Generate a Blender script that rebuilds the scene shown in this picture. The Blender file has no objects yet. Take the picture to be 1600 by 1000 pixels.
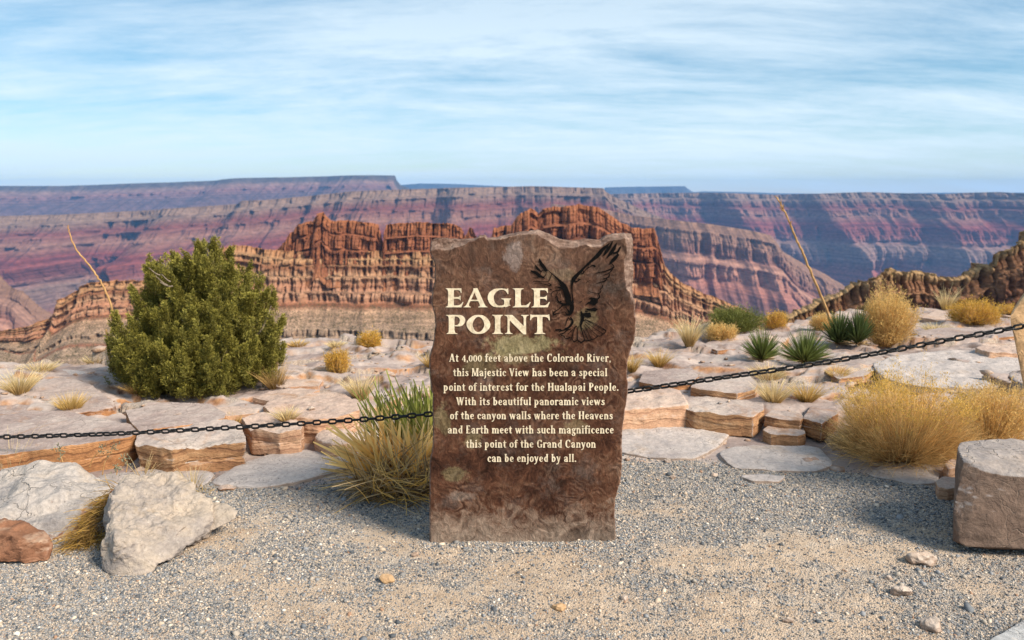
import bpy, bmesh, math, random
import numpy as np
from mathutils import Vector

# ------------------------------------------------------------------ camera, sky, sun, exposure
SC = bpy.context.scene
PITCH = math.atan(200.0 / 1200.0)
CP, SP = math.cos(PITCH), math.sin(PITCH)
CAMH = 1.6
cam_d = bpy.data.cameras.new('camera')
cam = bpy.data.objects.new('camera', cam_d)
SC.collection.objects.link(cam)
cam.location = (0, 0, CAMH)
cam.rotation_euler = (math.radians(90) - PITCH, 0, 0)
cam_d.sensor_width = 36.0
cam_d.lens = 27.0
cam_d.clip_start = 0.05
cam_d.clip_end = 120000.0
cam_d.dof.use_dof = True
cam_d.dof.focus_distance = 3.62
cam_d.dof.aperture_fstop = 3.4
SC.camera = cam

SUN_EL, SUN_AZ = 40.0, 122.0          # azimuth clockwise from the view direction (+Y)
se, sa = math.radians(SUN_EL), math.radians(SUN_AZ)
sun_dir = Vector((math.cos(se) * math.sin(sa), math.cos(se) * math.cos(sa), math.sin(se)))
sun_d = bpy.data.lights.new('sun', 'SUN')
sun_d.energy = 4.2
sun_d.angle = math.radians(19.0)
sun_d.color = (1.0, 0.885, 0.735)
sun = bpy.data.objects.new('sun', sun_d)
SC.collection.objects.link(sun)
sun.rotation_euler = sun_dir.to_track_quat('Z', 'Y').to_euler()
sun.location = (0, 0, 30)

W = bpy.data.worlds.new('World')
SC.world = W
W.use_nodes = True
SC.view_settings.view_transform = 'Standard'
SC.view_settings.look = 'None'
SC.view_settings.exposure = 0.75
SC.view_settings.gamma = 1.0
SC.cycles.use_denoising = True
SC.cycles.volume_bounces = 1
SC.cycles.max_bounces = 6
SC.cycles.transparent_max_bounces = 6


class NT:
    """small node-tree helper"""
    def __init__(s, nt):
        s.nt = nt
        s.L = nt.links

    def n(s, typ, ins=None, **props):
        nd = s.nt.nodes.new(typ)
        for k, v in props.items():
            setattr(nd, k, v)
        if ins:
            for k, v in ins.items():
                s.set(nd.inputs[k], v)
        return nd

    def set(s, sock, v):
        if isinstance(v, bpy.types.NodeSocket):
            s.L.new(v, sock)
        elif isinstance(v, bpy.types.Node):
            s.L.new(v.outputs[0], sock)
        else:
            if sock.type == 'RGBA' and len(v) == 3:
                v = (*v, 1.0)
            sock.default_value = v

    def math(s, op, a, b=0.0, clamp=False):
        nd = s.n('ShaderNodeMath', {0: a, 1: b}, operation=op, use_clamp=clamp)
        return nd.outputs[0]

    def vmath(s, op, a, b=(0, 0, 0)):
        return s.n('ShaderNodeVectorMath', {0: a, 1: b}, operation=op).outputs[0]

    def noise(s, vec, scale, detail=4.0, rough=0.55, dist=0.0, lac=2.0):
        nd = s.n('ShaderNodeTexNoise', {'Vector': vec, 'Scale': scale, 'Detail': detail, 'Roughness': rough,
                                        'Lacunarity': lac, 'Distortion': dist})
        return nd.outputs[0]

    def vor(s, vec, scale, feature='F1', out=0, rnd=1.0):
        nd = s.n('ShaderNodeTexVoronoi', {'Vector': vec, 'Scale': scale, 'Randomness': rnd}, feature=feature)
        return nd.outputs[out]

    def ramp(s, fac, stops, interp='LINEAR'):
        nd = s.n('ShaderNodeValToRGB', {0: fac})
        cr = nd.color_ramp
        cr.interpolation = interp
        while len(cr.elements) < len(stops):
            cr.elements.new(0.5)
        for e, (p, c) in zip(cr.elements, stops):
            e.position = p
            if isinstance(c, (int, float)):
                c = (c, c, c)
            e.color = (*c, 1.0)
        return nd.outputs[0]

    def mix(s, fac, a, b, blend='MIX'):
        nd = s.n('ShaderNodeMix', {0: fac}, data_type='RGBA', blend_type=blend)
        s.set(nd.inputs[6], a)
        s.set(nd.inputs[7], b)
        return nd.outputs[2]

    def scale(s, vec, xyz):
        return s.vmath('MULTIPLY', vec, xyz)

    def maprange(s, v, a, b, c=0.0, d=1.0):
        return s.n('ShaderNodeMapRange', {0: v, 1: a, 2: b, 3: c, 4: d}, clamp=True).outputs[0]


# world: physical sky veiled by streaks of cirrus
w = NT(W.node_tree)
W.node_tree.nodes.clear()
sky = w.n('ShaderNodeTexSky', sky_type='NISHITA', sun_disc=False, sun_elevation=se, sun_rotation=sa,
          altitude=1400.0, air_density=1.0, dust_density=0.25, ozone_density=1.6)
tc = w.n('ShaderNodeTexCoord').outputs['Generated']
sep = w.n('ShaderNodeSeparateXYZ', {0: tc})
zz = w.math('ADD', w.math('MAXIMUM', sep.outputs[2], 0.0), 0.16)
cx = w.math('DIVIDE', sep.outputs[0], zz)
cy = w.math('DIVIDE', sep.outputs[1], zz)
cv = w.n('ShaderNodeCombineXYZ', {0: cx, 1: cy, 2: 0.0}).outputs[0]
warp = w.n('ShaderNodeTexNoise', {'Vector': w.scale(cv, (0.35, 0.5, 1)), 'Scale': 1.0, 'Detail': 3.0}).outputs[1]
cv2 = w.vmath('ADD', cv, w.scale(w.vmath('SUBTRACT', warp, (0.5, 0.5, 0.5)), (1.6, 0.7, 0)))
big = w.noise(w.scale(cv2, (0.26, 0.62, 1)), 1.0, 3.0, 0.5)
streak = w.noise(w.vmath('ADD', w.scale(cv2, (0.7, 1.7, 1)), (7.3, 1.9, 0)), 1.0, 7.0, 0.66)
fine = w.noise(w.vmath('ADD', w.scale(cv2, (2.2, 5.6, 1)), (1.3, 4.4, 0)), 1.0, 7.0, 0.7)
cl = w.math('ADD', w.math('MULTIPLY', big, 0.62), w.math('ADD', w.math('MULTIPLY', streak, 0.42), w.math('MULTIPLY', fine, 0.26)))
lowfade = w.maprange(sep.outputs[2], 0.0, 0.08, 0.75, 1.0)
topfade = w.maprange(sep.outputs[2], 0.10, 0.30, 1.0, 0.55)
mask = w.math('MULTIPLY', w.maprange(cl, 0.455, 0.73), w.math('MULTIPLY', lowfade, topfade))
skyc = w.n('ShaderNodeHueSaturation', {'Hue': 0.486, 'Saturation': 1.45, 'Value': 0.7, 'Color': sky.outputs[0]}).outputs[0]
SKYSTR = 0.1
CLOUD = (5.3, 6.15, 6.7)
wc = w.mix(mask, skyc, CLOUD)
bg = w.n('ShaderNodeBackground', {0: wc, 1: SKYSTR})
wo = w.n('ShaderNodeOutputWorld', {0: bg})

# ------------------------------------------------------------------ numpy noise
_rs = np.random.RandomState(5)
_perm = np.concatenate([_rs.permutation(256)] * 3).astype(np.int64)
_g = _rs.normal(size=(256, 3))
_g /= np.linalg.norm(_g, axis=1)[:, None]


def pn(x, y, z=0.0):
    x, y, z = np.broadcast_arrays(np.asarray(x, float), np.asarray(y, float), np.asarray(z, float))
    xi, yi, zi = np.floor(x).astype(np.int64), np.floor(y).astype(np.int64), np.floor(z).astype(np.int64)
    xf, yf, zf = x - xi, y - yi, z - zi
    xi &= 255; yi &= 255; zi &= 255
    u, v, t = [f * f * f * (f * (f * 6 - 15) + 10) for f in (xf, yf, zf)]

    def gd(i, j, k):
        h = _perm[_perm[_perm[(xi + i) & 255] + ((yi + j) & 255)] + ((zi + k) & 255)]
        g = _g[h]
        return g[..., 0] * (xf - i) + g[..., 1] * (yf - j) + g[..., 2] * (zf - k)
    a = gd(0, 0, 0) * (1 - u) + gd(1, 0, 0) * u
    b = gd(0, 1, 0) * (1 - u) + gd(1, 1, 0) * u
    c = gd(0, 0, 1) * (1 - u) + gd(1, 0, 1) * u
    d = gd(0, 1, 1) * (1 - u) + gd(1, 1, 1) * u
    return 1.5 * ((a * (1 - v) + b * v) * (1 - t) + (c * (1 - v) + d * v) * t)


def fbm(x, y, z=0.0, o=5, r=0.5):
    s, a = 0.0, 1.0
    for i in range(o):
        s = s + a * pn(x * 2.0 ** i + 17.3 * i, y * 2.0 ** i - 9.1 * i, z * 2.0 ** i + 3.7 * i)
        a *= r
    return s


def ridged(x, y, z=0.0, o=4, r=0.5):
    s, a = 0.0, 1.0
    for i in range(o):
        s = s + a * (1.0 - 2.0 * np.abs(pn(x * 2.0 ** i + 7.7 * i, y * 2.0 ** i + 5.1 * i, z * 2.0 ** i - 2.9 * i)))
        a *= r
    return s / (2 - 2 * r ** 1 if r < 1 else o)


def sstep(a, b, x):
    t = np.clip((x - a) / (b - a), 0, 1)
    return t * t * (3 - 2 * t)


# ------------------------------------------------------------------ pixel <-> world (photo pixels 1600x1000)
def ray(px, py):
    px, py = np.asarray(px, float), np.asarray(py, float)
    a, v = (px - 800) / 1200.0, (500 - py) / 1200.0
    return np.stack([a, CP + v * SP, -SP + v * CP], -1)


def on_z(px, py, z):
    d = ray(px, py)
    t = (z - CAMH) / d[..., 2]
    return np.stack([d[..., 0] * t, d[..., 1] * t, np.broadcast_to(z, t.shape)], -1)


def on_y(px, py, Y):
    d = ray(px, py)
    t = np.asarray(Y, float) / d[..., 1]
    return np.stack([d[..., 0] * t, np.broadcast_to(np.asarray(Y, float), t.shape), CAMH + d[..., 2] * t], -1)


def to_px(x, y, z):
    zc = y * CP - (z - CAMH) * SP
    yc = y * SP + (z - CAMH) * CP
    return 800 + 1200 * x / zc, 500 - 1200 * yc / zc


def depth(p):
    return p[1] * CP - (p[2] - CAMH) * SP


# ------------------------------------------------------------------ object helpers
COL = SC.collection


def tag(o, label=None, cat=None, group=None, kind=None):
    if label: o['label'] = label
    if cat: o['category'] = cat
    if group: o['group'] = group
    if kind: o['kind'] = kind
    return o


def empty(name, loc):
    o = bpy.data.objects.new(name, None)
    o.empty_display_size = 0.1
    COL.objects.link(o)
    o.location = [float(c) for c in loc]
    return o


def mesh_obj(name, V, F, mat, loc=(0, 0, 0), parent=None, smooth=True, attrs=None):
    """V (n,3) world coords; F list of equal or mixed polygons; loc becomes the origin. A parent's location is subtracted too."""
    V = np.asarray(V, np.float64)
    pl = np.array(parent.location) if parent is not None else np.zeros(3)
    if parent is not None and parent.parent is not None:
        pl = pl + np.array(parent.parent.location)
    org = np.asarray(loc, float) if parent is None else pl
    me = bpy.data.meshes.new(name)
    if isinstance(F, np.ndarray):
        k = F.shape[1]
        me.vertices.add(len(V))
        me.vertices.foreach_set('co', (V - org).astype(np.float32).ravel())
        me.loops.add(F.size)
        me.loops.foreach_set('vertex_index', F.astype(np.int32).ravel())
        me.polygons.add(len(F))
        me.polygons.foreach_set('loop_start', np.arange(0, F.size, k, dtype=np.int32))
        me.update(calc_edges=True)
    else:
        me.from_pydata((V - org).tolist(), [], [list(f) for f in F])
        me.update()
    if smooth:
        me.polygons.foreach_set('use_smooth', np.ones(len(me.polygons), bool))
    if attrs:
        for k, v in attrs.items():
            a = me.attributes.new(k, 'FLOAT', 'POINT')
            a.data.foreach_set('value', np.asarray(v, np.float32))
    if mat is not None:
        me.materials.append(mat)
    o = bpy.data.objects.new(name, me)
    COL.objects.link(o)
    if parent is not None:
        o.parent = parent
    else:
        o.location = [float(c) for c in org]
    return o


def grid_faces(nr, nc):
    i = np.arange(nr - 1)[:, None] * nc + np.arange(nc - 1)[None, :]
    return np.stack([i, i + 1, i + 1 + nc, i + nc], -1).reshape(-1, 4)


def material(name):
    m = bpy.data.materials.new(name)
    m.use_nodes = True
    m.node_tree.nodes.clear()
    return m, NT(m.node_tree)


def finish(m, t, color, rough=0.85, bump=None, bstr=0.5, bdist=0.02, spec=0.25, trans=None):
    b = t.n('ShaderNodeBsdfPrincipled', {'Base Color': color, 'Roughness': rough, 'Specular IOR Level': spec})
    if bump is not None:
        bn = t.n('ShaderNodeBump', {'Height': bump, 'Strength': bstr, 'Distance': bdist})
        t.L.new(bn.outputs[0], b.inputs['Normal'])
    out = b.outputs[0]
    if trans is not None:
        tr = t.n('ShaderNodeBsdfTranslucent', {'Color': color})
        mx = t.n('ShaderNodeMixShader', {0: trans})
        t.L.new(out, mx.inputs[1]); t.L.new(tr.outputs[0], mx.inputs[2])
        out = mx.outputs[0]
    t.n('ShaderNodeOutputMaterial', {0: out})
    return m
# ------------------------------------------------------------------ materials for rock and ground
def rock_material(name, tops, sides, strata=1.0, speck=0.5, nscale=1.0, side_lo=0.35, side_hi=0.72, stain=(0.36, 0.2, 0.11), bdist=0.012, crack=0.3, crackcol=(0.12, 0.085, 0.065)):
    m, t = material(name)
    co = t.n('ShaderNodeNewGeometry')
    P = co.outputs['Position']
    nz = t.n('ShaderNodeSeparateXYZ', {0: co.outputs['Normal']}).outputs[2]
    n1 = t.noise(P, 1.7 * nscale, 5, 0.6)
    n2 = t.noise(t.vmath('ADD', P, (5, 3, 1)), 7.0 * nscale, 8, 0.7, 0.6)
    n3 = t.noise(P, 42.0, 6, 0.75)
    topc = t.ramp(t.math('ADD', t.math('MULTIPLY', n1, 0.6), t.math('MULTIPLY', n2, 0.4)),
                  [(0.34, tops[0]), (0.46, tops[1]), (0.56, tops[2]), (0.68, tops[3])])
    st = t.noise(t.scale(P, (1.0, 1.0, 2.0)), 3.1, 5, 0.65, 0.8)
    topc = t.mix(t.maprange(st, 0.56, 0.7, 0, 0.75), topc, stain)
    # flecks of lichen and grit
    fl = t.noise(P, 75.0, 2, 0.5)
    flm = t.math('MULTIPLY', t.maprange(fl, 0.63, 0.69), t.maprange(n2, 0.42, 0.6))
    topc = t.mix(t.math('MULTIPLY', flm, speck), topc, (0.07, 0.065, 0.065))
    wl = t.noise(t.vmath('ADD', P, (3, 8, 2)), 24.0, 4, 0.6)
    topc = t.mix(t.maprange(wl, 0.6, 0.72, 0, 0.55), topc, (0.62, 0.54, 0.46))
    # bedded sides
    wz = t.math('ADD', t.math('MULTIPLY', t.n('ShaderNodeSeparateXYZ', {0: P}).outputs[2], 26.0 * strata),
                t.math('MULTIPLY', t.noise(P, 2.6, 4, 0.6), 5.0))
    band = t.n('ShaderNodeTexNoise', {'W': wz, 'Scale': 1.0, 'Detail': 4.0, 'Roughness': 0.65}, noise_dimensions='1D').outputs[0]
    sidec = t.ramp(t.math('ADD', t.math('MULTIPLY', band, 0.65), t.math('MULTIPLY', n2, 0.35)),
                   [(0.36, sides[0]), (0.46, sides[1]), (0.56, sides[2]), (0.66, sides[3])])
    fac = t.maprange(t.math('ADD', nz, t.math('MULTIPLY', t.math('SUBTRACT', n2, 0.5), 0.5)), side_lo, side_hi)
    col = t.mix(fac, sidec, topc)
    col = t.mix(0.5, col, t.ramp(n3, [(0.3, 0.4), (0.7, 1.4)]), 'MULTIPLY')
    # hairline cracks, some filled with pale calcite
    cr1 = t.n('ShaderNodeTexVoronoi', {'Vector': t.vmath('ADD', P, t.scale(t.n('ShaderNodeTexNoise', {'Vector': P, 'Scale': 5.0, 'Detail': 4.0}).outputs[1], (.35, .35, .35))), 'Scale': 4.2 * nscale}, feature='DISTANCE_TO_EDGE').outputs[0]
    crm = t.math('MULTIPLY', t.maprange(cr1, 0.0, 0.016, 1, 0), t.math('MULTIPLY', t.maprange(n1, 0.45, 0.6), t.math('ADD', 0.3, t.math('MULTIPLY', fac, 0.7))))
    col = t.mix(t.math('MULTIPLY', crm, crack), col, crackcol)
    h = t.math('ADD', t.math('MULTIPLY', n2, 1.0), t.math('ADD', t.math('MULTIPLY', n3, 0.35),
              t.math('MULTIPLY', band, t.math('MULTIPLY', t.math('SUBTRACT', 1.0, fac), 1.0))))
    h = t.math('SUBTRACT', h, t.math('MULTIPLY', crm, 1.2 * crack))
    return finish(m, t, col, 0.88, h, 0.85, bdist, 0.2)


LEDGE_T = [(0.20, 0.152, 0.138), (0.32, 0.25, 0.225), (0.41, 0.335, 0.30), (0.48, 0.41, 0.36)]
LEDGE_S = [(0.11, 0.05, 0.028), (0.30, 0.14, 0.062), (0.45, 0.225, 0.10), (0.52, 0.31, 0.17)]
M_LEDGE = rock_material('ledge_rock', LEDGE_T, LEDGE_S)
M_SLAB = rock_material('slab_rock', [(0.25, 0.195, 0.175), (0.39, 0.315, 0.28), (0.47, 0.395, 0.345), (0.54, 0.46, 0.39)],
                       [(0.13, 0.06, 0.035), (0.36, 0.19, 0.095), (0.47, 0.27, 0.14), (0.54, 0.36, 0.22)])
M_PINK = rock_material('pink_rock', [(0.33, 0.245, 0.21), (0.45, 0.335, 0.275), (0.52, 0.40, 0.325), (0.58, 0.46, 0.38)],
                       [(0.30, 0.16, 0.10), (0.46, 0.27, 0.17), (0.54, 0.34, 0.22), (0.60, 0.43, 0.30)])
M_GREYSLAB = rock_material('grey_slab_rock', [(0.34, 0.295, 0.28), (0.43, 0.38, 0.355), (0.47, 0.415, 0.385), (0.53, 0.465, 0.42)],
                           [(0.2, 0.15, 0.12), (0.34, 0.26, 0.21), (0.42, 0.33, 0.27), (0.48, 0.40, 0.33)], speck=1.0, stain=(0.42, 0.33, 0.26))
M_BLUEGREY = rock_material('blue_grey_boulder_rock', [(0.20, 0.185, 0.185), (0.34, 0.31, 0.295), (0.46, 0.41, 0.37), (0.56, 0.48, 0.41)],
                           [(0.13, 0.055, 0.03), (0.26, 0.13, 0.08), (0.36, 0.21, 0.14), (0.44, 0.34, 0.27)], strata=0.5, side_lo=0.18, side_hi=0.38, stain=(0.44, 0.36, 0.29), bdist=0.03, crack=.7, crackcol=(.5, .45, .4))
M_TANBOULDER = rock_material('tan_boulder_rock', [(0.22, 0.195, 0.18), (0.35, 0.30, 0.265), (0.46, 0.38, 0.305), (0.56, 0.445, 0.33)],
                             [(0.21, 0.185, 0.175), (0.32, 0.275, 0.25), (0.42, 0.345, 0.28), (0.50, 0.40, 0.31)], strata=0.5, side_lo=0.1, side_hi=0.4, stain=(0.44, 0.33, 0.22), bdist=0.03, crack=.1)
M_BROWNBOULDER = rock_material('brown_boulder_rock', [(0.16, 0.14, 0.14), (0.25, 0.225, 0.22), (0.34, 0.30, 0.28), (0.45, 0.39, 0.34)],
                               [(0.125, 0.083, 0.064), (0.16, 0.108, 0.082), (0.195, 0.137, 0.105), (0.30, 0.23, 0.185)], strata=0.12, side_lo=0.42, side_hi=0.58, stain=(0.40, 0.33, 0.28), bdist=0.02, crack=.75, crackcol=(.42, .35, .29))
M_POST = rock_material('sandstone_post', [(0.48, 0.31, 0.17), (0.52, 0.34, 0.19), (0.56, 0.38, 0.22), (0.6, 0.42, 0.25)],
                       [(0.40, 0.24, 0.12), (0.47, 0.29, 0.15), (0.52, 0.33, 0.175), (0.56, 0.37, 0.2)], strata=0.3, speck=0.2, stain=(0.36, 0.2, 0.1))
M_STONE = rock_material('loose_stone', [(0.34, 0.29, 0.26), (0.46, 0.38, 0.32), (0.55, 0.45, 0.37), (0.6, 0.5, 0.42)],
                        [(0.24, 0.17, 0.13), (0.36, 0.26, 0.2), (0.46, 0.35, 0.27), (0.52, 0.42, 0.34)], nscale=2.0)
M_KERB = rock_material('grey_concrete', [(0.33, 0.34, 0.35), (0.37, 0.375, 0.38), (0.40, 0.40, 0.40), (0.43, 0.43, 0.42)],
                       [(0.3, 0.3, 0.3), (0.33, 0.33, 0.33), (0.36, 0.36, 0.36), (0.4, 0.4, 0.4)], stain=(0.34, 0.33, 0.31), speck=0.3)


# ------------------------------------------------------------------ plateau: gravel apron, ledges, canyon rim
RIM_PX = [(-500, 572, .05), (0, 569, .05), (130, 571, .04), (185, 556, .03), (300, 540, -.03), (445, 528, -.1), (545, 528, -.1), (610, 540, -.08), (680, 546, -.08),
          (800, 538, -.1), (985, 532, -.12), (1060, 524, -.14), (1150, 514, -.16), (1240, 500, -.2), (1330, 486, -.22), (1500, 482, -.25), (1600, 478, -.25), (2100, 478, -.25)]
rim = np.array([on_z(a, b, c) for a, b, c in RIM_PX])
BND_PX = [(-600, 775), (0, 772), (180, 762), (330, 758), (520, 757), (680, 750), (860, 735), (960, 716), (1030, 719), (1090, 722), (1150, 738),
          (1300, 736), (1350, 742), (1460, 757), (1600, 762), (2200, 775)]
bnd = np.array([on_z(a, b, 0.0) for a, b in BND_PX])
RISE_PX = [(-600, 740), (0, 736), (200, 735), (222, 729), (380, 716), (388, 702), (475, 704), (550, 698), (640, 680), (800, 664), (960, 660), (1076, 660), (1170, 678), (1250, 690), (1310, 690), (1500, 684), (1600, 684), (2200, 690)]
rise = np.array([on_z(a, b, 0.0) for a, b in RISE_PX])
# plates of bedrock
_pr = np.random.RandomState(11)
_sx, _sy = np.meshgrid(np.arange(-16, 18, 1.15), np.arange(3.4, 15, 0.72))
_seed = np.stack([_sx.ravel() + _pr.uniform(-.5, .5, _sx.size), _sy.ravel() + _pr.uniform(-.34, .34, _sx.size)], -1)
_sh = _pr.normal(0, 0.034, len(_seed))
_st = _pr.normal(0, 0.045, (len(_seed), 2))


def plates(x, y):
    X, Y = x + 0.22 * fbm(x * 1.6, y * 1.6, 3.3, 3), y + 0.16 * fbm(x * 1.6, y * 1.6, 8.8, 3)
    shp = X.shape
    X, Y = X.ravel(), Y.ravel()
    d1 = np.full(X.shape, 1e9); d2 = d1.copy(); idx = np.zeros(X.shape, int)
    for i, (a, b) in enumerate(_seed):
        d = (X - a) ** 2 + ((Y - b) * 1.5) ** 2
        m = d < d1
        d2 = np.where(m, d1, np.minimum(d2, d))
        idx = np.where(m, i, idx)
        d1 = np.where(m, d, d1)
    h = _sh[idx] + _st[idx, 0] * (X - _seed[idx, 0]) + _st[idx, 1] * (Y - _seed[idx, 1])
    e = np.sqrt(d2) - np.sqrt(d1)
    h = h - 0.03 * (1 - sstep(0.0, 0.05, e)) * (0.4 + 0.6 * (pn(X * 2.1, Y * 2.1, 5.0) > -0.1))
    return h.reshape(shp), e.reshape(shp)


def ground_z(x, y, want_mask=False):
    x, y = np.broadcast_arrays(np.asarray(x, float), np.asarray(y, float))
    yb = np.interp(x, bnd[:, 0], bnd[:, 1])
    yr = np.interp(x, rim[:, 0], rim[:, 1])
    nb = 0.16 * fbm(x * 2.2, y * 2.2, 1.0, 4)
    rock = sstep(-0.06, 0.1, y - yb + nb)
    gz = 0.012 * fbm(x * 1.4, y * 1.4, 0.3, 4) + 0.004 * fbm(x * 9, y * 9, 0.3, 3)
    yq = np.interp(x, rise[:, 0], rise[:, 1])
    up = sstep(0.02, 0.45, y - yq)
    base = -0.01 + 0.115 * up + 0.025 * sstep(.3, 1.2, y - yq) - 0.058 * np.maximum(y - 5.4, 0)
    pl, e = plates(x, y)
    roll = 0.05 * fbm(x * 0.5, y * 0.5, 2.2, 4) + 0.018 * ridged(x * 1.7, y * 2.6, 4.0, 5) + 0.012 * fbm(x * 6, y * 8, 1.1, 5) - 0.02 * np.maximum(0, ridged(x * 3.1, y * 4.4, 7.7, 4) - .55)
    # low beds weathered into small steps
    q = (x * 0.22 + y * 0.5 + 0.35 * fbm(x * 0.9, y * 0.9, 6.1, 4)) * 2.0
    stp = (np.floor(q) + sstep(0.44, 0.56, q - np.floor(q)) - q) * 0.06
    z = gz * (1 - rock) + rock * (base + (pl + roll + stp) * (0.12 + 0.88 * up))
    over = np.maximum(y - yr - 0.1 * fbm(x * 2, 7.1, 0, 3), 0)
    z = z - sstep(0, 0.8, over) * 0.5 - over * 2.2
    z = z + 0.016 * np.exp(-((y - 3.37) / .13) ** 2) * sstep(-.56, -.36, x) * sstep(.66, .46, x) * (0.7 + 0.6 * pn(x * 9, 2.2, 0))
    if want_mask:
        # soil and grit lie in the joints and hollows
        soil = sstep(0.1, -0.02, e - 0.02 + 0.1 * fbm(x * 3, y * 3, 9.0, 3)) * 0.6
        soil = np.maximum(soil, 0.8 * sstep(0.5, 0.85, fbm(x * 0.9, y * 1.3, 12.5, 4)))
        return z, rock, soil
    return z


def bare(x, y):
    """how sandy the apron is: trodden sand in the middle near the viewer, gravel by the ledges"""
    return (fbm(x * 2.3, y * 3.2, 4.4, 7, .6) * .8 + .35 * fbm(x * 9, y * 13, 2.4, 4, .65) + 0.5 * sstep(3.45, 2.8, y) * np.exp(-((x - .15) / 1.2) ** 2) + .28 * sstep(3.4, 3.0, y) * sstep(.1, .6, x)
            - .4 * sstep(3.3, 4.0, y) + .05)


def on_ground(px, py):
    d = ray(px, py)
    t = np.concatenate([np.linspace(1.5, 14, 2600)])
    p = np.array([0, 0, CAMH]) + t[:, None] * d[None, :]
    below = p[:, 2] < ground_z(p[:, 0], p[:, 1])
    i = int(np.argmax(below)) if below.any() else len(t) - 1
    return p[i]


def build_ground():
    ys = np.concatenate([[-60, -25, -10, -4, -1.5, 0.0, 0.8, 1.4], np.arange(1.8, 4.0, 0.018), np.arange(4.0, 7.5, 0.02), np.arange(7.5, 12.6, 0.04),
                         np.arange(12.7, 16, 0.25), [17, 19, 22, 26]])
    us = np.linspace(-1, 1, 760)
    us = np.sign(us) * (0.72 * np.abs(us) + 0.28 * np.abs(us) ** 5)
    U, Y = np.meshgrid(us, ys)
    X = U * (np.abs(Y) * 1.02 + 1.6)
    Z, rock, soil = ground_z(X, Y, True)
    V = np.stack([X, Y, Z], -1).reshape(-1, 3)
    m, t = material('ground_gravel_and_ledge')
    geo = t.n('ShaderNodeNewGeometry')
    P = geo.outputs['Position']
    ra = t.n('ShaderNodeAttribute', attribute_name='rock').outputs['Fac']
    sa_ = t.n('ShaderNodeAttribute', attribute_name='soil').outputs['Fac']
    # sand and grit
    n1 = t.noise(P, 1.6, 5, 0.6)
    n2 = t.noise(P, 9.0, 6, 0.7)
    sand = t.ramp(n2, [(0.3, (0.35, 0.26, 0.185)), (0.5, (0.46, 0.355, 0.262)), (0.7, (0.55, 0.44, 0.335))])
    v1 = t.n('ShaderNodeTexVoronoi', {'Vector': P, 'Scale': 150.0})
    cellg = t.n('ShaderNodeSeparateXYZ', {0: v1.outputs['Color']}).outputs[0]
    grit = t.ramp(cellg, [(0.0, (0.11, 0.118, 0.128)), (0.4, (0.25, 0.255, 0.262)), (0.65, (0.36, 0.325, 0.29)), (0.8, (0.52, 0.43, 0.34)), (1.0, (0.66, 0.6, 0.52))])
    gm = t.maprange(t.math('ADD', t.math('MULTIPLY', n1, 0.6), t.math('MULTIPLY', n2, 0.4)), 0.42, 0.60)
    ga = t.n('ShaderNodeAttribute', attribute_name='grit').outputs['Fac']
    gcol = t.mix(t.math('MULTIPLY', t.maprange(t.math('ADD', ga, t.math('MULTIPLY', t.math('SUBTRACT', gm, 0.5), 0.6)), 0.1, 0.9), 0.9), sand, grit)
    # ledge
    nz = t.n('ShaderNodeSeparateXYZ', {0: geo.outputs['Normal']}).outputs[2]
    r1 = t.noise(t.scale(P, (1.0, 1.4, 1.0)), 0.9, 5, 0.6)
    r2 = t.noise(P, 4.6, 6, 0.68, 0.5)
    r3 = t.noise(P, 34.0, 5, 0.7)
    top = t.ramp(t.math('ADD', t.math('MULTIPLY', r1, 0.55), t.math('MULTIPLY', r2, 0.45)),
                 [(0.38, (0.18, 0.138, 0.126)), (0.46, (0.30, 0.236, 0.214)), (0.55, (0.40, 0.328, 0.295)), (0.65, (0.48, 0.41, 0.36))])
    st = t.noise(t.vmath('ADD', P, (4, 4, 0)), 2.1, 5, 0.65, 0.9)
    top = t.mix(t.maprange(st, 0.56, 0.68, 0, 0.7), top, (0.40, 0.235, 0.14))
    side = t.ramp(r2, [(0.35, (0.13, 0.06, 0.035)), (0.5, (0.38, 0.2, 0.1)), (0.65, (0.5, 0.31, 0.18))])
    rk = t.mix(t.maprange(t.math('ADD', nz, t.math('MULTIPLY', t.math('SUBTRACT', r2, 0.5), 0.35)), 0.66, 0.92), side, top)
    rk = t.mix(0.35, rk, t.ramp(r3, [(0.3, 0.5), (0.7, 1.3)]), 'MULTIPLY')
    soilc = t.mix(0.55, t.ramp(n2, [(0.3, (0.22, 0.15, 0.10)), (0.7, (0.42, 0.31, 0.21))]), grit)
    rk = t.mix(t.maprange(t.math('ADD', sa_, t.math('MULTIPLY', t.math('SUBTRACT', r3, 0.5), 0.5)), 0.35, 0.6, 0, 0.9), rk, soilc)
    rr = t.maprange(t.math('ADD', ra, t.math('MULTIPLY', t.math('SUBTRACT', n2, 0.5), 0.6)), 0.4, 0.6)
    col = t.mix(rr, gcol, rk)
    h = t.math('ADD', t.math('MULTIPLY', v1.outputs['Distance'], t.math('MULTIPLY', t.math('SUBTRACT', 1.0, rr), -0.6)),
               t.math('ADD', t.math('MULTIPLY', r2, 0.9), t.math('MULTIPLY', r3, 0.4)))
    finish(m, t, col, 0.9, h, 0.7, 0.012, 0.2)
    o = mesh_obj('ground', V, grid_faces(len(ys), len(us)), m, attrs={'rock': rock.ravel(), 'soil': soil.ravel(), 'grit': sstep(1.0, -.45, bare(X, Y)).ravel()})
    tag(o, 'gravel and sand apron running up to bare pinkish limestone ledges at the canyon rim', 'ground', kind='structure')


build_ground()


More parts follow.
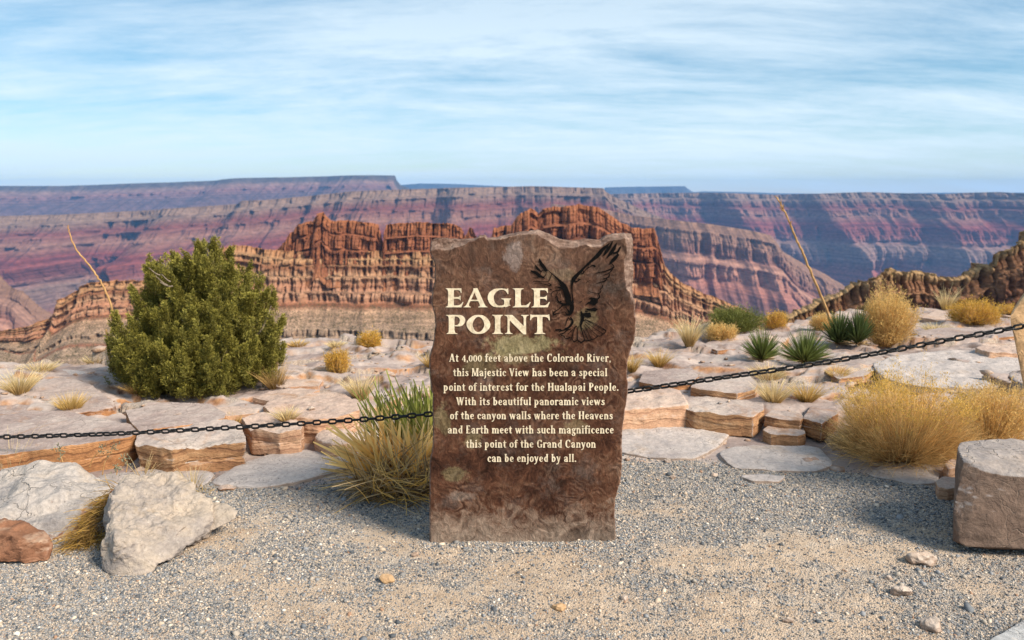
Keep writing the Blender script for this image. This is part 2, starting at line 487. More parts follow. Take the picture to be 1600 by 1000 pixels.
# ------------------------------------------------------------------ the canyon
def strata_material(name, stops, scrub=0.0, nfreq=0.02, bdist=1.0, tint=(1, 1, 1), lw=0.05, streak=0.35, zs=2.5):
    """colour by the height below the rim (attribute lvl 0..1), as bedded rock is"""
    m, t = material(name)
    P = t.n('ShaderNodeNewGeometry').outputs['Position']
    lv = t.n('ShaderNodeAttribute', attribute_name='lvl').outputs['Fac']
    stp = t.n('ShaderNodeAttribute', attribute_name='steep').outputs['Fac']
    n1 = t.noise(P, nfreq, 5, 0.6)
    n2 = t.noise(t.scale(P, (1, 1, zs)), nfreq * 5, 6, 0.7)
    f = t.math('ADD', lv, t.math('MULTIPLY', t.math('SUBTRACT', n1, 0.5), lw))
    base = t.ramp(f, stops)
    zb = t.n('ShaderNodeTexNoise', {'W': t.math('ADD', t.math('MULTIPLY', lv, 60.0), t.math('MULTIPLY', n1, 1.5)), 'Scale': 1.0, 'Detail': 4.0, 'Roughness': 0.7},
             noise_dimensions='1D').outputs[0]
    base = t.mix(0.6, base, t.ramp(zb, [(0.3, 0.5), (0.7, 1.45)]), 'MULTIPLY')
    base = t.mix(streak, base, t.ramp(n2, [(0.3, 0.35), (0.7, 1.6)]), 'MULTIPLY')
    if scrub > 0:
        v = t.noise(P, nfreq * 26, 3, 0.6)
        v2 = t.noise(P, nfreq * 3, 3, 0.5)
        sm = t.math('MULTIPLY', t.maprange(t.math('ADD', v, t.math('MULTIPLY', v2, 0.25)), 0.62, 0.70), t.math('SUBTRACT', 1.0, stp))
        base = t.mix(t.math('MULTIPLY', sm, scrub), base, (0.055, 0.05, 0.028))
    base = t.mix(1.0, base, tint, 'MULTIPLY')
    h = t.math('ADD', t.math('MULTIPLY', n2, 1.0), t.math('MULTIPLY', zb, 0.7))
    return finish(m, t, base, 0.95, h, 0.9, bdist, 0.1)


def cells(u, seed, w=0.35):
    """1-D jointed blocks: random set-back per block and a cleft between blocks"""
    k = np.floor(u).astype(np.int64)
    r = np.random.RandomState(seed).uniform(-1, 1, 4096)
    off = r[k & 4095]
    e = np.minimum(u - k, 1 - (u - k))
    return off - 1.2 * (1 - sstep(0, w * 0.5, e))


def curtain(name, sky, D, prof, mat, nU, nS, label, hs=None, spur=(300, 200), gully=(80, 50), flute=(20, 8), block=None,
            topdepth=300, topfall=0.0, seed=0, ramp_len=200, jag=0.0, back=True, cat='canyon wall', lateral=0.0, flat=False, kind='structure', rowbias=1.0, talus_rill=0.0, beds=None, saw=None):
    sky = np.array(sky, float); 
    px = np.linspace(sky[0, 0], sky[-1, 0], nU)
    py = np.interp(px, sky[:, 0], sky[:, 1])
    Dv = np.interp(px, *np.array(D, float).T) if not np.isscalar(D) else np.full(nU, float(D))
    T = on_y(px, py, Dv)
    prof = np.array(prof, float)
    total = prof[-1, 0]
    # rows: even along the profile's length
    seg = np.hypot(np.diff(prof[:, 0]), np.diff(prof[:, 1]) * 0.6)
    cum = np.concatenate([[0], np.cumsum(seg)])
    s = (np.linspace(0, 1, nS) ** rowbias) * cum[-1]
    drop = np.interp(s, cum, prof[:, 0]); out = np.interp(s, cum, prof[:, 1])
    slope = np.gradient(out, s) ; steep = 1 - np.clip(slope * 1.1, 0, 1)
    x = T[:, 0][None, :]
    h = np.ones(nU) if hs is None else np.interp(px, *np.array(hs, float).T)
    dr = drop[:, None] * h[None, :]
    o_ = out[:, None] * h[None, :]
    o_ = o_ * (1 + 0.25 * pn(x / (spur[0] * 1.3), seed + 0.5, 0))
    g = np.clip(dr / ramp_len, 0, 1)
    xs = x + 0.18 * spur[0] * pn(x / spur[0] * 1.7, dr / spur[0], seed + 4.0)
    E = spur[1] * ridged(xs / spur[0], seed * 1.7 + 0.3, 0.0, 3) * (0.35 + 0.65 * g)
    E = E + gully[1] * ridged(xs / gully[0], seed + 2.2, dr / (gully[0] * 4), 3) * (0.25 + 0.75 * g) * (0.45 + 0.55 * steep[:, None])
    E = E + flute[1] * fbm(xs / flute[0], seed + 9.1, dr / (flute[0] * 3.0), 4)
    st2 = steep[:, None]
    if block:
        bw, ba = block
        u1 = x / bw + 0.5 * pn(x / bw * 0.4, seed, 0) + 0.12 * pn(x / bw, seed, dr / bw) + 31.7 + np.floor(dr / (bw * 1.9) + 0.6 * pn(x / bw * .3, 3.1, seed)) * 7.31
        u2 = x / (bw * 3.3) + 0.4 * pn(x / bw * 0.2, seed + 3, 0) + 11.3
        u3 = x / (bw * .42) + 0.5 * pn(x / bw, seed + 6, dr / bw) + np.floor(dr / (bw * .8) + 0.4 * pn(x / bw * .5, 5.1, seed)) * 5.17
        E = E + st2 * ba * (cells(u1, seed + 5) * 0.6 + cells(u2, seed + 8, 0.16) * 1.0 + cells(u3, seed + 9, .3) * 0.3)
    if saw:
        # promontories: a steep flank on the left, a long one on the right
        q = xs / saw[0] + 0.35 * pn(xs / saw[0] * .6, seed + 8.0, dr / (saw[0] * 3)) + 0.07 * dr / saw[0]
        k = np.floor(q).astype(np.int64); f = q - k
        am = np.random.RandomState(seed + 77).uniform(.35, 1.15, 512)[k & 511]
        sw_ = np.where(f < .46, f / .46, (1 - f) / .54)
        sw_ = sw_ * sw_ * (3 - 2 * sw_)
        E = E + saw[1] * am * sw_ * (0.45 + 0.55 * g)
    if beds:
        bt, ba_ = beds
        q = drop[:, None] / bt + 0.5 * pn(x / (bt * 30), seed, 0.0)
        E = E + st2 * ba_ * (pn(q, seed + 1.7, x / (bt * 60)) + 0.7 * np.tanh(5 * pn(q * 0.37, seed + 5.7, x / (bt * 90))))
    E = E + talus_rill * (1 - st2) * ridged(x / (gully[0] * 0.45) + dr * 0.001, seed + 3.3, 0, 2)
    if jag:
        dj = jag * (fbm(x / (flute[0] * 1.3), seed + 6.6, 0.0, 4))
        Z = T[:, 2][None, :] + dj * (1 - np.clip(dr / (total * 0.3), 0, 1)) - dr
    else:
        Z = T[:, 2][None, :] - dr
    Y = T[:, 1][None, :] - o_ - E
    X = x + lateral * fbm(x / spur[0], seed + 1.1, dr / 100., 3) + np.zeros_like(Y)
    lvl = np.broadcast_to((drop / total)[:, None], Y.shape)
    st = np.broadcast_to(st2, Y.shape)
    # top sheet going back, then the back face
    yb = Y[0] + topdepth * (1 + 0.3 * fbm(x[0] / (topdepth * 2), seed, 0, 3))
    rows = [(0.12, 0.0), (0.35, 0.0), (0.7, 0.0), (1.0, 0.0)]
    Xt, Yt, Zt, Lt, St = [], [], [], [], []
    for f_, q in rows[::-1]:
        Xt.append(X[0] * (1 + (yb / Y[0] - 1) * f_)); Yt.append(Y[0] + (yb - Y[0]) * f_); Zt.append(CAMH + (Z[0] - CAMH) * (1 + (yb / Y[0] - 1) * f_) - (topfall + .02) * f_ * topdepth); Lt.append(lvl[0] * 0); St.append(lvl[0] * 0)
    if back:
        Xt.insert(0, X[0] * (yb + total * 0.5) / Y[0]); Yt.insert(0, yb + total * 0.5); Zt.insert(0, CAMH + (Z[0] - CAMH) * yb / Y[0] - total * h); Lt.insert(0, lvl[0] * 0 + 1); St.insert(0, lvl[0] * 0)
    n0 = len(Xt)
    X = np.concatenate([np.array(Xt), X]); Y = np.concatenate([np.array(Yt), Y]); Z = np.concatenate([np.array(Zt), Z])
    lvl = np.concatenate([np.array(Lt), lvl]); st = np.concatenate([np.array(St), st])
    V = np.stack([X, Y, Z], -1).reshape(-1, 3)
    F = grid_faces(nS + n0, nU)
    o = mesh_obj(name, V, F, mat, smooth=not flat, attrs={'lvl': lvl.ravel(), 'steep': st.ravel()})
    tag(o, label, cat, kind=kind)
    return o


# farthest blue mesas
M_FAR = strata_material('far_mesa_rock', [(0, (0.07, 0.07, 0.08)), (1, (0.12, 0.10, 0.11))], nfreq=0.0008, bdist=20)
curtain('mesa', [(560, 296), (632, 289), (660, 287), (720, 288), (800, 292), (900, 297), (940, 302)], 13000,
        [(0, 0), (75, 20), (440, 900)], M_FAR, 220, 24, 'thin blue mesa line on the horizon above the middle plateau', spur=(3000, 800), gully=(700, 200), flute=(200, 30), topdepth=3000, seed=3, cat='mesa')
curtain('mesa', [(900, 306), (938, 303), (943, 293), (980, 292), (1066, 291), (1070, 295), (1078, 300), (1130, 303), (1180, 307)], 12500,
        [(0, 0), (105, 25), (440, 900)], M_FAR, 260, 24, 'flat topped pale blue mesa on the horizon right of the stone sign', spur=(2500, 700), gully=(600, 150), flute=(200, 30), topdepth=2500, seed=4, cat='mesa')
curtain('mesa', [(1040, 303), (1090, 299), (1150, 300), (1215, 302), (1330, 303), (1450, 301), (1600, 301), (1750, 302)], 14000,
        [(0, 0), (75, 20), (440, 900)], M_FAR, 260, 24, 'low blue mesa line at the far right of the horizon', spur=(3000, 800), gully=(700, 200), flute=(200, 30), topdepth=1200, seed=5, cat='mesa')

M_L2 = strata_material('distant_mesa_rock', [(0, (0.07, 0.058, 0.05)), (0.06, (0.09, 0.065, 0.055)), (0.09, (0.19, 0.115, 0.09)), (0.16, (0.17, 0.085, 0.075)), (0.24, (0.10, 0.06, 0.06)), (0.6, (0.115, 0.07, 0.075)), (1, (0.13, 0.09, 0.09))], nfreq=0.003, bdist=10, streak=0.8, zs=0.3)
curtain('mesa', [(-260, 296), (-100, 293), (0, 291), (120, 291), (210, 288), (300, 285), (420, 279), (520, 276), (624, 275), (627, 283), (633, 290), (660, 300), (700, 325)],
        [(-260, 7200), (0, 7500), (400, 8000), (620, 8200), (700, 8800)],
        [(0, 0), (90, 14), (110, 45), (150, 55), (480, 560), (700, 1000)], M_L2, 900, 110, 'long blue and purple mesa on the left horizon ending in a sharp step', spur=(1500, 520), gully=(330, 190), flute=(70, 18), topdepth=1500, seed=7, ramp_len=250, talus_rill=110, saw=(1000, 500), cat='mesa')

PURP = [(0, (0.25, 0.18, 0.12)), (0.035, (0.33, 0.24, 0.16)), (0.06, (0.25, 0.17, 0.12)), (0.10, (0.21, 0.075, 0.055)), (0.16, (0.32, 0.185, 0.125)), (0.22, (0.21, 0.06, 0.048)), (0.30, (0.28, 0.105, 0.08)), (0.36, (0.30, 0.215, 0.16)),
        (0.45, (0.29, 0.19, 0.15)), (0.52, (0.36, 0.13, 0.085)), (0.62, (0.30, 0.105, 0.075)), (0.68, (0.25, 0.19, 0.17)), (0.85, (0.18, 0.14, 0.14)), (1, (0.16, 0.13, 0.14))]
M_L3 = strata_material('canyon_wall_rock', PURP, nfreq=0.006, bdist=8, streak=0.7, tint=(0.68, 0.61, 0.65))
WALLP = [(0, 0), (38, 7), (48, 40), (92, 52), (104, 85), (150, 98), (215, 190), (300, 205), (318, 250), (345, 262), (450, 275), (560, 440), (760, 760), (900, 1150)]
curtain('canyon_wall', [(-330, 346), (-120, 339), (0, 337), (120, 334), (240, 328), (330, 322), (385, 318), (393, 313), (430, 312), (470, 308), (560, 299), (640, 296), (700, 294), (830, 291), (938, 294),
                        (943, 300), (955, 308), (990, 325), (1060, 352), (1130, 380)],
        [(-330, 3700), (0, 3900), (240, 4050), (390, 4000), (640, 4200), (830, 4300), (940, 4350), (1130, 4500)], WALLP, M_L3, 1700, 230,
        'wide red and purple canyon wall under the middle plateau', flat=True, saw=(470, 330), spur=(620, 240), gully=(185, 135), flute=(60, 14), block=(60, 26), topdepth=1800, seed=2, ramp_len=220, talus_rill=45, beds=(20, 14))
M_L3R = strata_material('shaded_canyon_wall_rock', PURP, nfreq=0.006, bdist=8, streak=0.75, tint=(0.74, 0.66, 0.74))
curtain('canyon_wall', [(880, 312), (925, 306), (955, 303), (1000, 302), (1100, 301), (1200, 304), (1330, 300), (1400, 302), (1440, 303), (1540, 300), (1570, 302), (1600, 303), (1700, 302), (1950, 302)],
        [(880, 6500), (1100, 6000), (1300, 5500), (1450, 5100), (1600, 4800), (1950, 4400)], WALLP, M_L3R, 1400, 230,
        'long blue shaded canyon wall filling the right side', flat=True, saw=(620, 420), spur=(760, 300), gully=(190, 100), flute=(60, 14), block=(70, 26), topdepth=1800, seed=13, ramp_len=400, talus_rill=30, beds=(16, 9))
M_SPUR = strata_material('canyon_spur_rock', [(0, (0.18, 0.125, 0.085)), (0.12, (0.20, 0.135, 0.10)), (0.2, (0.17, 0.095, 0.075)), (0.24, (0.29, 0.185, 0.135)), (0.4, (0.25, 0.13, 0.10)), (0.46, (0.15, 0.08, 0.07)), (0.6, (0.18, 0.125, 0.11)), (0.75, (0.14, 0.085, 0.08)), (1, (0.16, 0.12, 0.11))],
                         nfreq=0.008, bdist=4, streak=0.6, tint=(1.1, 0.9, 0.86))
curtain('canyon_spur', [(860, 318), (940, 326), (985, 336), (1040, 342), (1110, 350), (1160, 358), (1195, 366), (1215, 392), (1245, 410), (1275, 424), (1320, 452), (1370, 482), (1430, 520)],
        [(860, 3300), (1100, 2900), (1200, 2950), (1430, 3300)], [(0, 0), (14, 16), (30, 50), (40, 52), (110, 62), (135, 110), (150, 112), (190, 122), (330, 300), (520, 620)], M_SPUR, 900, 170,
        'tan and pink canyon spur right of the stone sign with a streaked cliff band', spur=(300, 150), flat=True, gully=(90, 46), flute=(30, 8), block=(30, 13), beds=(10, 8), topdepth=160, topfall=0.3, seed=21, ramp_len=220, talus_rill=8, cat='canyon spur')
curtain('canyon_spur', [(-160, 395), (-40, 418), (0, 423), (14, 428), (28, 446), (52, 452), (70, 470), (95, 490), (140, 520), (200, 545)],
        1900, [(0, 0), (24, 6), (34, 22), (62, 30), (78, 60), (110, 70), (300, 330)], M_SPUR, 380, 130,
        'tan canyon spur at the left edge below the purple wall', spur=(140, 60), gully=(55, 24), flute=(16, 5), block=(16, 5), beds=(5, 3), topdepth=120, topfall=0.3, seed=25, ramp_len=100, talus_rill=4, cat='canyon spur')

# the red butte
BLO = [(0, (0.27, 0.14, 0.07)), (0.04, (0.37, 0.22, 0.12)), (0.07, (0.20, 0.09, 0.05)), (0.10, (0.34, 0.205, 0.125)), (0.15, (0.29, 0.15, 0.095)), (0.19, (0.34, 0.20, 0.13)), (0.225, (0.21, 0.085, 0.048)), (0.245, (0.30, 0.20, 0.135)), (0.31, (0.255, 0.185, 0.135)), (0.36, (0.255, 0.185, 0.135)), (0.375, (0.20, 0.085, 0.055)), (0.39, (0.25, 0.185, 0.135)), (1, (0.24, 0.175, 0.13))]
M_BLOW = strata_material('butte_ledge_rock', BLO, scrub=0.9, nfreq=0.05, bdist=0.5, streak=0.55, lw=0.008, tint=(1.1, 1.03, 0.99))
curtain('butte_ledge', [(-160, 560), (-40, 528), (0, 517), (60, 505), (87, 490), (93, 468), (110, 460), (130, 446), (150, 440), (180, 437), (230, 437), (290, 430), (335, 400), (350, 386), (376, 383), (400, 388), (440, 392), (600, 392), (760, 394), (990, 400), (1036, 412),
                        (1045, 426), (1062, 440), (1100, 458), (1140, 474), (1190, 496), (1260, 530), (1340, 570)],
        [(-160, 430), (0, 455), (340, 480), (680, 480), (1040, 480), (1340, 470)],
        [(0, 0), (4.5, .6), (5.0, 2.4), (8.5, 3.0), (9.0, 5), (15, 6.0), (15.8, 8.5), (24, 10), (24.8, 12), (30, 13), (31.5, 15), (44, 34), (45, 34.3), (48, 35), (50, 39), (75, 78), (140, 190)], M_BLOW, 1900, 260,
        'tan and orange layered lower ledge of the red butte with scrub slopes', hs=[(-160, .14), (0, .16), (86, .35), (100, .62), (230, .66), (290, .75), (350, 1), (1040, 1), (1060, .75), (1140, .6), (1340, .5)],
        spur=(46, 5), flat=True, gully=(15, 1.0), flute=(4.0, .4), block=(6.5, 4.2), beds=(2.2, 1.5), topdepth=60, seed=31, ramp_len=30, jag=0.7, talus_rill=.35, cat='butte')
BUP = [(0, (0.235, 0.095, 0.046)), (0.2, (0.165, 0.064, 0.034)), (0.4, (0.215, 0.085, 0.045)), (0.5, (0.11, 0.044, 0.026)), (0.6, (0.20, 0.08, 0.042)), (0.8, (0.145, 0.056, 0.03)), (1, (0.24, 0.11, 0.058))]
M_BUP = strata_material('butte_crag_rock', BUP, nfreq=0.06, bdist=0.5, streak=0.6, lw=0.06, tint=(1.22, 1.16, 1.1))
CRP = [(0, 0), (8, 1.0), (8.8, 2.6), (17, 4.0), (18, 6), (30, 9), (40, 16)]
curtain('butte_crag', [(424, 396), (437, 387), (446, 378), (455, 366), (467, 350), (480, 347), (492, 344), (497, 334), (505, 331), (511, 337), (520, 345), (545, 345), (560, 346), (578, 348), (590, 351), (596, 366), (602, 392)],
        488, CRP, M_BUP, 620, 120, 'left block of the dark red butte crag with a small pointed knob', spur=(24, 2.6), flat=True, gully=(8, .8), flute=(2.5, .25), block=(5.0, 3.6), beds=(1.7, .9), topdepth=22, seed=41, ramp_len=10, jag=0.5, cat='butte')
curtain('butte_crag', [(598, 392), (601, 368), (604, 351), (650, 347), (700, 349), (716, 352), (722, 357), (726, 369), (730, 364), (734, 355), (739, 358), (743, 367), (748, 377), (758, 392)],
        486, CRP, M_BUP, 480, 120, 'low flat block of the dark red butte crag behind the sign top', spur=(24, 3.0), flat=True, gully=(8, .8), flute=(2.5, .25), block=(4.6, 3.4), beds=(1.7, .9), topdepth=18, seed=43, ramp_len=10, jag=0.5, cat='butte')
curtain('butte_crag', [(762, 394), (768, 372), (771, 357), (799, 351), (806, 341), (814, 334), (822, 329), (830, 326), (836, 330), (841, 334), (848, 326), (866, 323), (880, 323), (892, 320), (905, 319), (920, 321), (936, 325), (955, 338), (970, 347), (988, 355), (1022, 358), (1027, 372),
                       (1030, 388), (1034, 402), (1040, 420), (1048, 432)],
        485, [(0, 0), (3, 1.6), (6, 2.0), (10.5, 4), (12, 6.5), (20, 7.5), (21, 10), (32, 12), (40, 18)], M_BUP, 900, 140,
        'tall rounded right block of the dark red butte crag behind the carved eagle', spur=(22, 4.0), flat=True, gully=(8, 1.0), flute=(2.5, .3), block=(5.6, 3.8), beds=(1.8, .9), topdepth=26, seed=47, ramp_len=8, jag=0.8, cat='butte')
# near ridge, right edge
M_RIDGE = strata_material('near_ridge_rock', [(0, (0.36, 0.235, 0.12)), (0.03, (0.33, 0.20, 0.10)), (0.07, (0.20, 0.095, 0.05)), (0.14, (0.26, 0.13, 0.07)), (0.20, (0.14, 0.062, 0.036)), (0.27, (0.23, 0.105, 0.06)), (0.33, (0.17, 0.075, 0.045)), (0.45, (0.24, 0.14, 0.08)), (1, (0.2, 0.13, 0.085))],
                          scrub=0.2, nfreq=0.16, bdist=0.6, streak=0.95, lw=0.05)
curtain('canyon_ridge', [(1130, 545), (1190, 515), (1228, 492), (1262, 480), (1295, 465), (1330, 444), (1365, 428), (1384, 418), (1402, 423), (1430, 423), (1450, 426), (1465, 432), (1492, 433), (1507, 428), (1520, 422), (1536, 414), (1546, 411), (1549, 394), (1556, 389), (1572, 385), (1580, 378),
                         (1592, 370), (1605, 362), (1640, 345), (1720, 330)],
        [(1130, 185), (1450, 192), (1520, 190), (1720, 188)], [(0, 0), (.5, .1), (.8, .5), (5, .9), (5.4, 1.7), (11, 2.4), (11.6, 3.4), (20, 4.5), (40, 20)], M_RIDGE, 1000, 150,
        'near dark brown canyon ridge rising to the right edge', spur=(17, 2.2), flat=True, gully=(6, .4), flute=(1.6, .15), block=(3.0, 2.6), beds=(1.0, .7), topdepth=14, topfall=0.35, seed=51, ramp_len=8, jag=0.4, talus_rill=.5, cat='ridge')
# canyon floor far below, out to the horizon
fl = mesh_obj('canyon_floor', [(-14000, 60, -760), (14000, 60, -760), (14000, 16500, -760), (-14000, 16500, -760)], [(0, 1, 2, 3)], M_SPUR, smooth=False)
tag(fl, 'floor of the canyon deep below the rim', 'terrain', kind='structure')

# the air: one closed box
hz = mesh_obj('haze', [(-14500, -200, -790), (14500, -200, -790), (14500, 17000, -790), (-14500, 17000, -790), (-14500, -200, 260), (14500, -200, 260), (14500, 17000, 260), (-14500, 17000, 260)],
              [(0, 3, 2, 1), (4, 5, 6, 7), (0, 1, 5, 4), (1, 2, 6, 5), (2, 3, 7, 6), (3, 0, 4, 7)], None, smooth=False)
hm = bpy.data.materials.new('haze'); hm.use_nodes = True
ht = NT(hm.node_tree); hm.node_tree.nodes.clear()
pv = ht.n('ShaderNodeVolumePrincipled', {'Color': (0.19, 0.50, 1.0, 1.0), 'Density': 4.8e-5, 'Anisotropy': 0.0})
ot = ht.n('ShaderNodeOutputMaterial'); ht.L.new(pv.outputs[0], ot.inputs['Volume'])
hz.data.materials.append(hm)
tag(hz, 'thin blue haze filling the canyon', 'haze', kind='stuff')
# ------------------------------------------------------------------ the stone sign
YS = 3.32
def sp(px, py):
    p = on_y(np.asarray(px, float), np.asarray(py, float), YS)
    return np.stack([p[..., 0], p[..., 2]], -1)


S_TOP = [(671, 388), (672, 378), (678, 374), (684, 372), (700, 374), (717, 375), (740, 374), (746, 371), (749, 368.5), (757, 368), (760, 372), (776, 372), (789, 369), (807, 364.5), (820, 362.5), (830, 361), (841, 359.5),
         (852, 364), (866, 370), (875, 375), (897, 377), (915, 374), (928, 375), (940, 376), (949, 369), (960, 366.5), (974, 365), (991, 367)]
S_RIGHT = [(991, 367), (992, 395), (990, 408), (993, 417), (992, 440), (990, 451), (992, 462), (993, 489), (994, 507), (992, 530), (988, 541), (985, 550), (981, 561), (980, 580), (980, 589), (982, 600), (981, 616), (977, 640), (975, 655), (973, 670),
           (972, 688), (972.5, 700), (972, 725), (970, 754), (965, 768), (961.5, 782), (960.5, 804), (962, 820), (962, 850)]
S_BOT = [(676, 853), (690, 852), (716, 849), (782, 850), (815, 852), (881, 852), (930, 850), (962, 850)]
S_LEFT = [(671, 388), (670, 394), (673.6, 400), (679, 413), (679, 435), (676, 451), (674, 463), (674, 476), (679, 494), (680, 507), (676, 541), (673, 550), (670, 560), (671, 583), (673, 603), (675, 616), (676, 649), (676, 680), (676, 695), (671, 722), (671, 760),
          (670.5, 800), (671, 847), (676, 853)]


def curve(pts, n, rough, seed):
    P = sp(*np.array(pts, float).T)
    L = np.concatenate([[0], np.cumsum(np.linalg.norm(np.diff(P, axis=0), axis=1))])
    t = np.linspace(0, L[-1], n)
    C = np.stack([np.interp(t, L, P[:, 0]), np.interp(t, L, P[:, 1])], -1)
    w = np.minimum(1, np.minimum(np.arange(n), np.arange(n)[::-1]) / 6.0)
    return C + (rough * w)[:, None] * np.stack([fbm(t * 38, seed, 0, 4), fbm(t * 38, seed + 5.5, 0, 4)], -1), t / L[-1]


NU, NV = 250, 360
cT, tT = curve(S_TOP, NU, .0018, 1.5)
cB, tB = curve(S_BOT, NU, .0015, 2.5)
cR, tR = curve(S_RIGHT, NV, .0018, 3.5)
cL, tL = curve(S_LEFT, NV, .0018, 4.5)
u = np.linspace(0, 1, NU)[None, :, None]
v = np.linspace(0, 1, NV)[:, None, None]
PATCH = ((1 - v) * cT[None] + v * cB[None] + (1 - u) * cL[:, None] + u * cR[:, None]
         - ((1 - u) * (1 - v) * cT[0] + u * (1 - v) * cT[-1] + (1 - u) * v * cB[0] + u * v * cB[-1]))
# inner edge of the chipped bevel, from the photo: width below the top edge and left of the right edge (metres)
MPP = YS / 1200.0 * 1.0
_bt = np.array([(671, 14), (690, 18), (705, 15), (717, 10), (735, 3), (760, 2), (800, 3), (835, 4), (848, 9), (866, 12), (888, 11), (915, 8), (925, 11), (940, 9), (960, 8), (991, 7)], float)
_btx = sp(_bt[:, 0], np.full(len(_bt), 370.0))[:, 0]
_br = np.array([(365, 14), (395, 11), (405, 15), (418, 18), (440, 14), (458, 7), (474, 3), (500, 2), (560, 2), (850, 2)], float)
_brz = sp(np.full(len(_br), 990.0), _br[:, 0])[:, 1]
TOPX, TOPZ = cT[:, 0], cT[:, 1]


def edge_d(x, z):
    tz = np.interp(x, TOPX, TOPZ)
    o = np.argsort(cR[:, 1]); rx = np.interp(z, cR[o, 1], cR[o, 0])
    o = np.argsort(cL[:, 1]); lx = np.interp(z, cL[o, 1], cL[o, 0])
    return tz - z, rx - x, x - lx


def sign_front(x, z):
    """set-back of the face behind the plane YS (positive = further from the viewer)"""
    dt, drr, dl = edge_d(x, z)
    wt = np.interp(x, _btx, _bt[:, 1]) * MPP * 1.03
    wr = np.interp(z, _brz[::-1], _br[::-1, 1]) * MPP * 1.03
    nz = 0.004 * fbm(x * 22, z * 22, 3.1, 4)
    wt = np.maximum(wt + nz, .004); wr = np.maximum(wr + nz, .004)
    bt = np.clip(1 - dt / wt, 0, 1.3); br = np.clip(1 - drr / wr, 0, 1.3); bl = np.clip(1 - dl / .008, 0, 1.3)
    s = 0.034 * bt ** 0.85 + 0.04 * br ** 0.85 * (wr > .012) + 0.008 * br ** 2 + 0.008 * bl ** 2
    s = s + (0.004 * fbm(x * 40, z * 40, 5.0, 4)) * np.clip(bt + br, 0, 1)
    # rippled sandstone: scalloped arcs
    wx = x + 0.05 * fbm(x * 5, z * 5, 1.0, 3); wz = z + 0.05 * fbm(x * 5, z * 5, 7.0, 3)
    rel = 0.0014 * fbm(wx * 9, wz * 9, 0.0, 4) + 0.0011 * ridged(wx * 26, wz * 17, 2.0, 3)
    return s - rel


Xs, Zs = PATCH[..., 0], PATCH[..., 1]
SB = sign_front(Xs, Zs)
Vf = np.stack([Xs, YS + SB, Zs], -1)
# rim loop, clockwise, then rings going back
idx = np.arange(NV * NU).reshape(NV, NU)
loop = np.concatenate([idx[0, :-1], idx[:-1, -1], idx[-1, ::-1][:-1], idx[::-1, 0][:-1]])
V = [Vf.reshape(-1, 3)]
F = [tuple(f) for f in grid_faces(NV, NU)[:, ::-1]]
cur = loop; base = NV * NU
TH = 0.13
Lp = Vf.reshape(-1, 3)[loop]
cen = Lp.mean(0)
n = len(loop)
nr = 14
for r in range(1, nr + 1):
    f = r / nr
    P = Lp.copy()
    yend = YS + TH
    P[:, 1] = Lp[:, 1] + (yend - Lp[:, 1]) * f
    dirv = (P - cen); dirv[:, 1] = 0; dirv /= np.linalg.norm(dirv, axis=1)[:, None]
    am = 0.006 * fbm(P[:, 0] * 16, P[:, 2] * 16, f * 3.0, 4) - 0.014 * f ** 2
    P += dirv * am[:, None] * min(1, f * 3)
    V.append(P)
    new = np.arange(base, base + n)
    for k in range(n):
        k2 = (k + 1) % n
        F.append((cur[k], cur[k2], new[k2], new[k]))
    cur = new; base += n
V.append(np.array([[cen[0], YS + TH + .004, cen[2]]])); c_i = base
for k in range(n):
    F.append((cur[k], cur[(k + 1) % n], c_i))
V = np.concatenate(V)

m, t = material('brown_sign_stone')
geo = t.n('ShaderNodeNewGeometry'); P = geo.outputs['Position']
sepP = t.n('ShaderNodeSeparateXYZ', {0: P})
wv = t.n('ShaderNodeTexNoise', {'Vector': P, 'Scale': 5.0, 'Detail': 4.0, 'Roughness': 0.6}).outputs[1]
wv = t.scale(t.vmath('SUBTRACT', wv, (.5, .5, .5)), (0.14, 0.0, 0.14))
Pw = t.vmath('ADD', P, wv)
# arcs: rings around scattered centres
vr = t.n('ShaderNodeTexVoronoi', {'Vector': t.scale(Pw, (1, 0.0, 1.25)), 'Scale': 9.0}, feature='SMOOTH_F1')
vr.inputs['Smoothness'].default_value = 0.35
ringn = t.noise(P, 13.0, 7, 0.68)
ring = t.math('SINE', t.math('ADD', t.math('MULTIPLY', vr.outputs['Distance'], 36.0), t.math('MULTIPLY', ringn, 1.6)))
ring01 = t.math('ADD', t.math('MULTIPLY', ring, 0.5), 0.5)
n1 = t.noise(P, 3.2, 5, 0.6)
n2 = t.noise(Pw, 14.0, 6, 0.7, 1.0)
n3 = t.noise(t.vmath('ADD', P, wv), 70.0, 6, 0.72)
fc = t.math('ADD', t.math('MULTIPLY', n1, 0.5), t.math('MULTIPLY', n2, 0.5))
colr = t.ramp(fc, [(0.37, (0.024, 0.0105, 0.0065)), (0.45, (0.052, 0.0215, 0.013)), (0.52, (0.088, 0.037, 0.021)), (0.59, (0.13, 0.064, 0.038)), (0.70, (0.22, 0.14, 0.098))])
rmask = t.math('MULTIPLY', t.maprange(t.noise(P, 6.3, 5, 0.65), 0.42, 0.66), t.maprange(t.noise(t.vmath('ADD', P, (9, 0, 2)), 13.0, 3, 0.6), 0.36, 0.56))
rm = t.math('MULTIPLY', t.maprange(ring01, 0.25, 1.0), rmask)
colr = t.mix(t.math('MULTIPLY', rm, 0.5), colr, (0.27, 0.16, 0.105))
dk = t.math('MULTIPLY', t.maprange(ring01, 0.0, 0.5, 1, 0), rmask)
colr = t.mix(t.math('MULTIPLY', dk, 0.65), colr, (0.035, 0.016, 0.011))
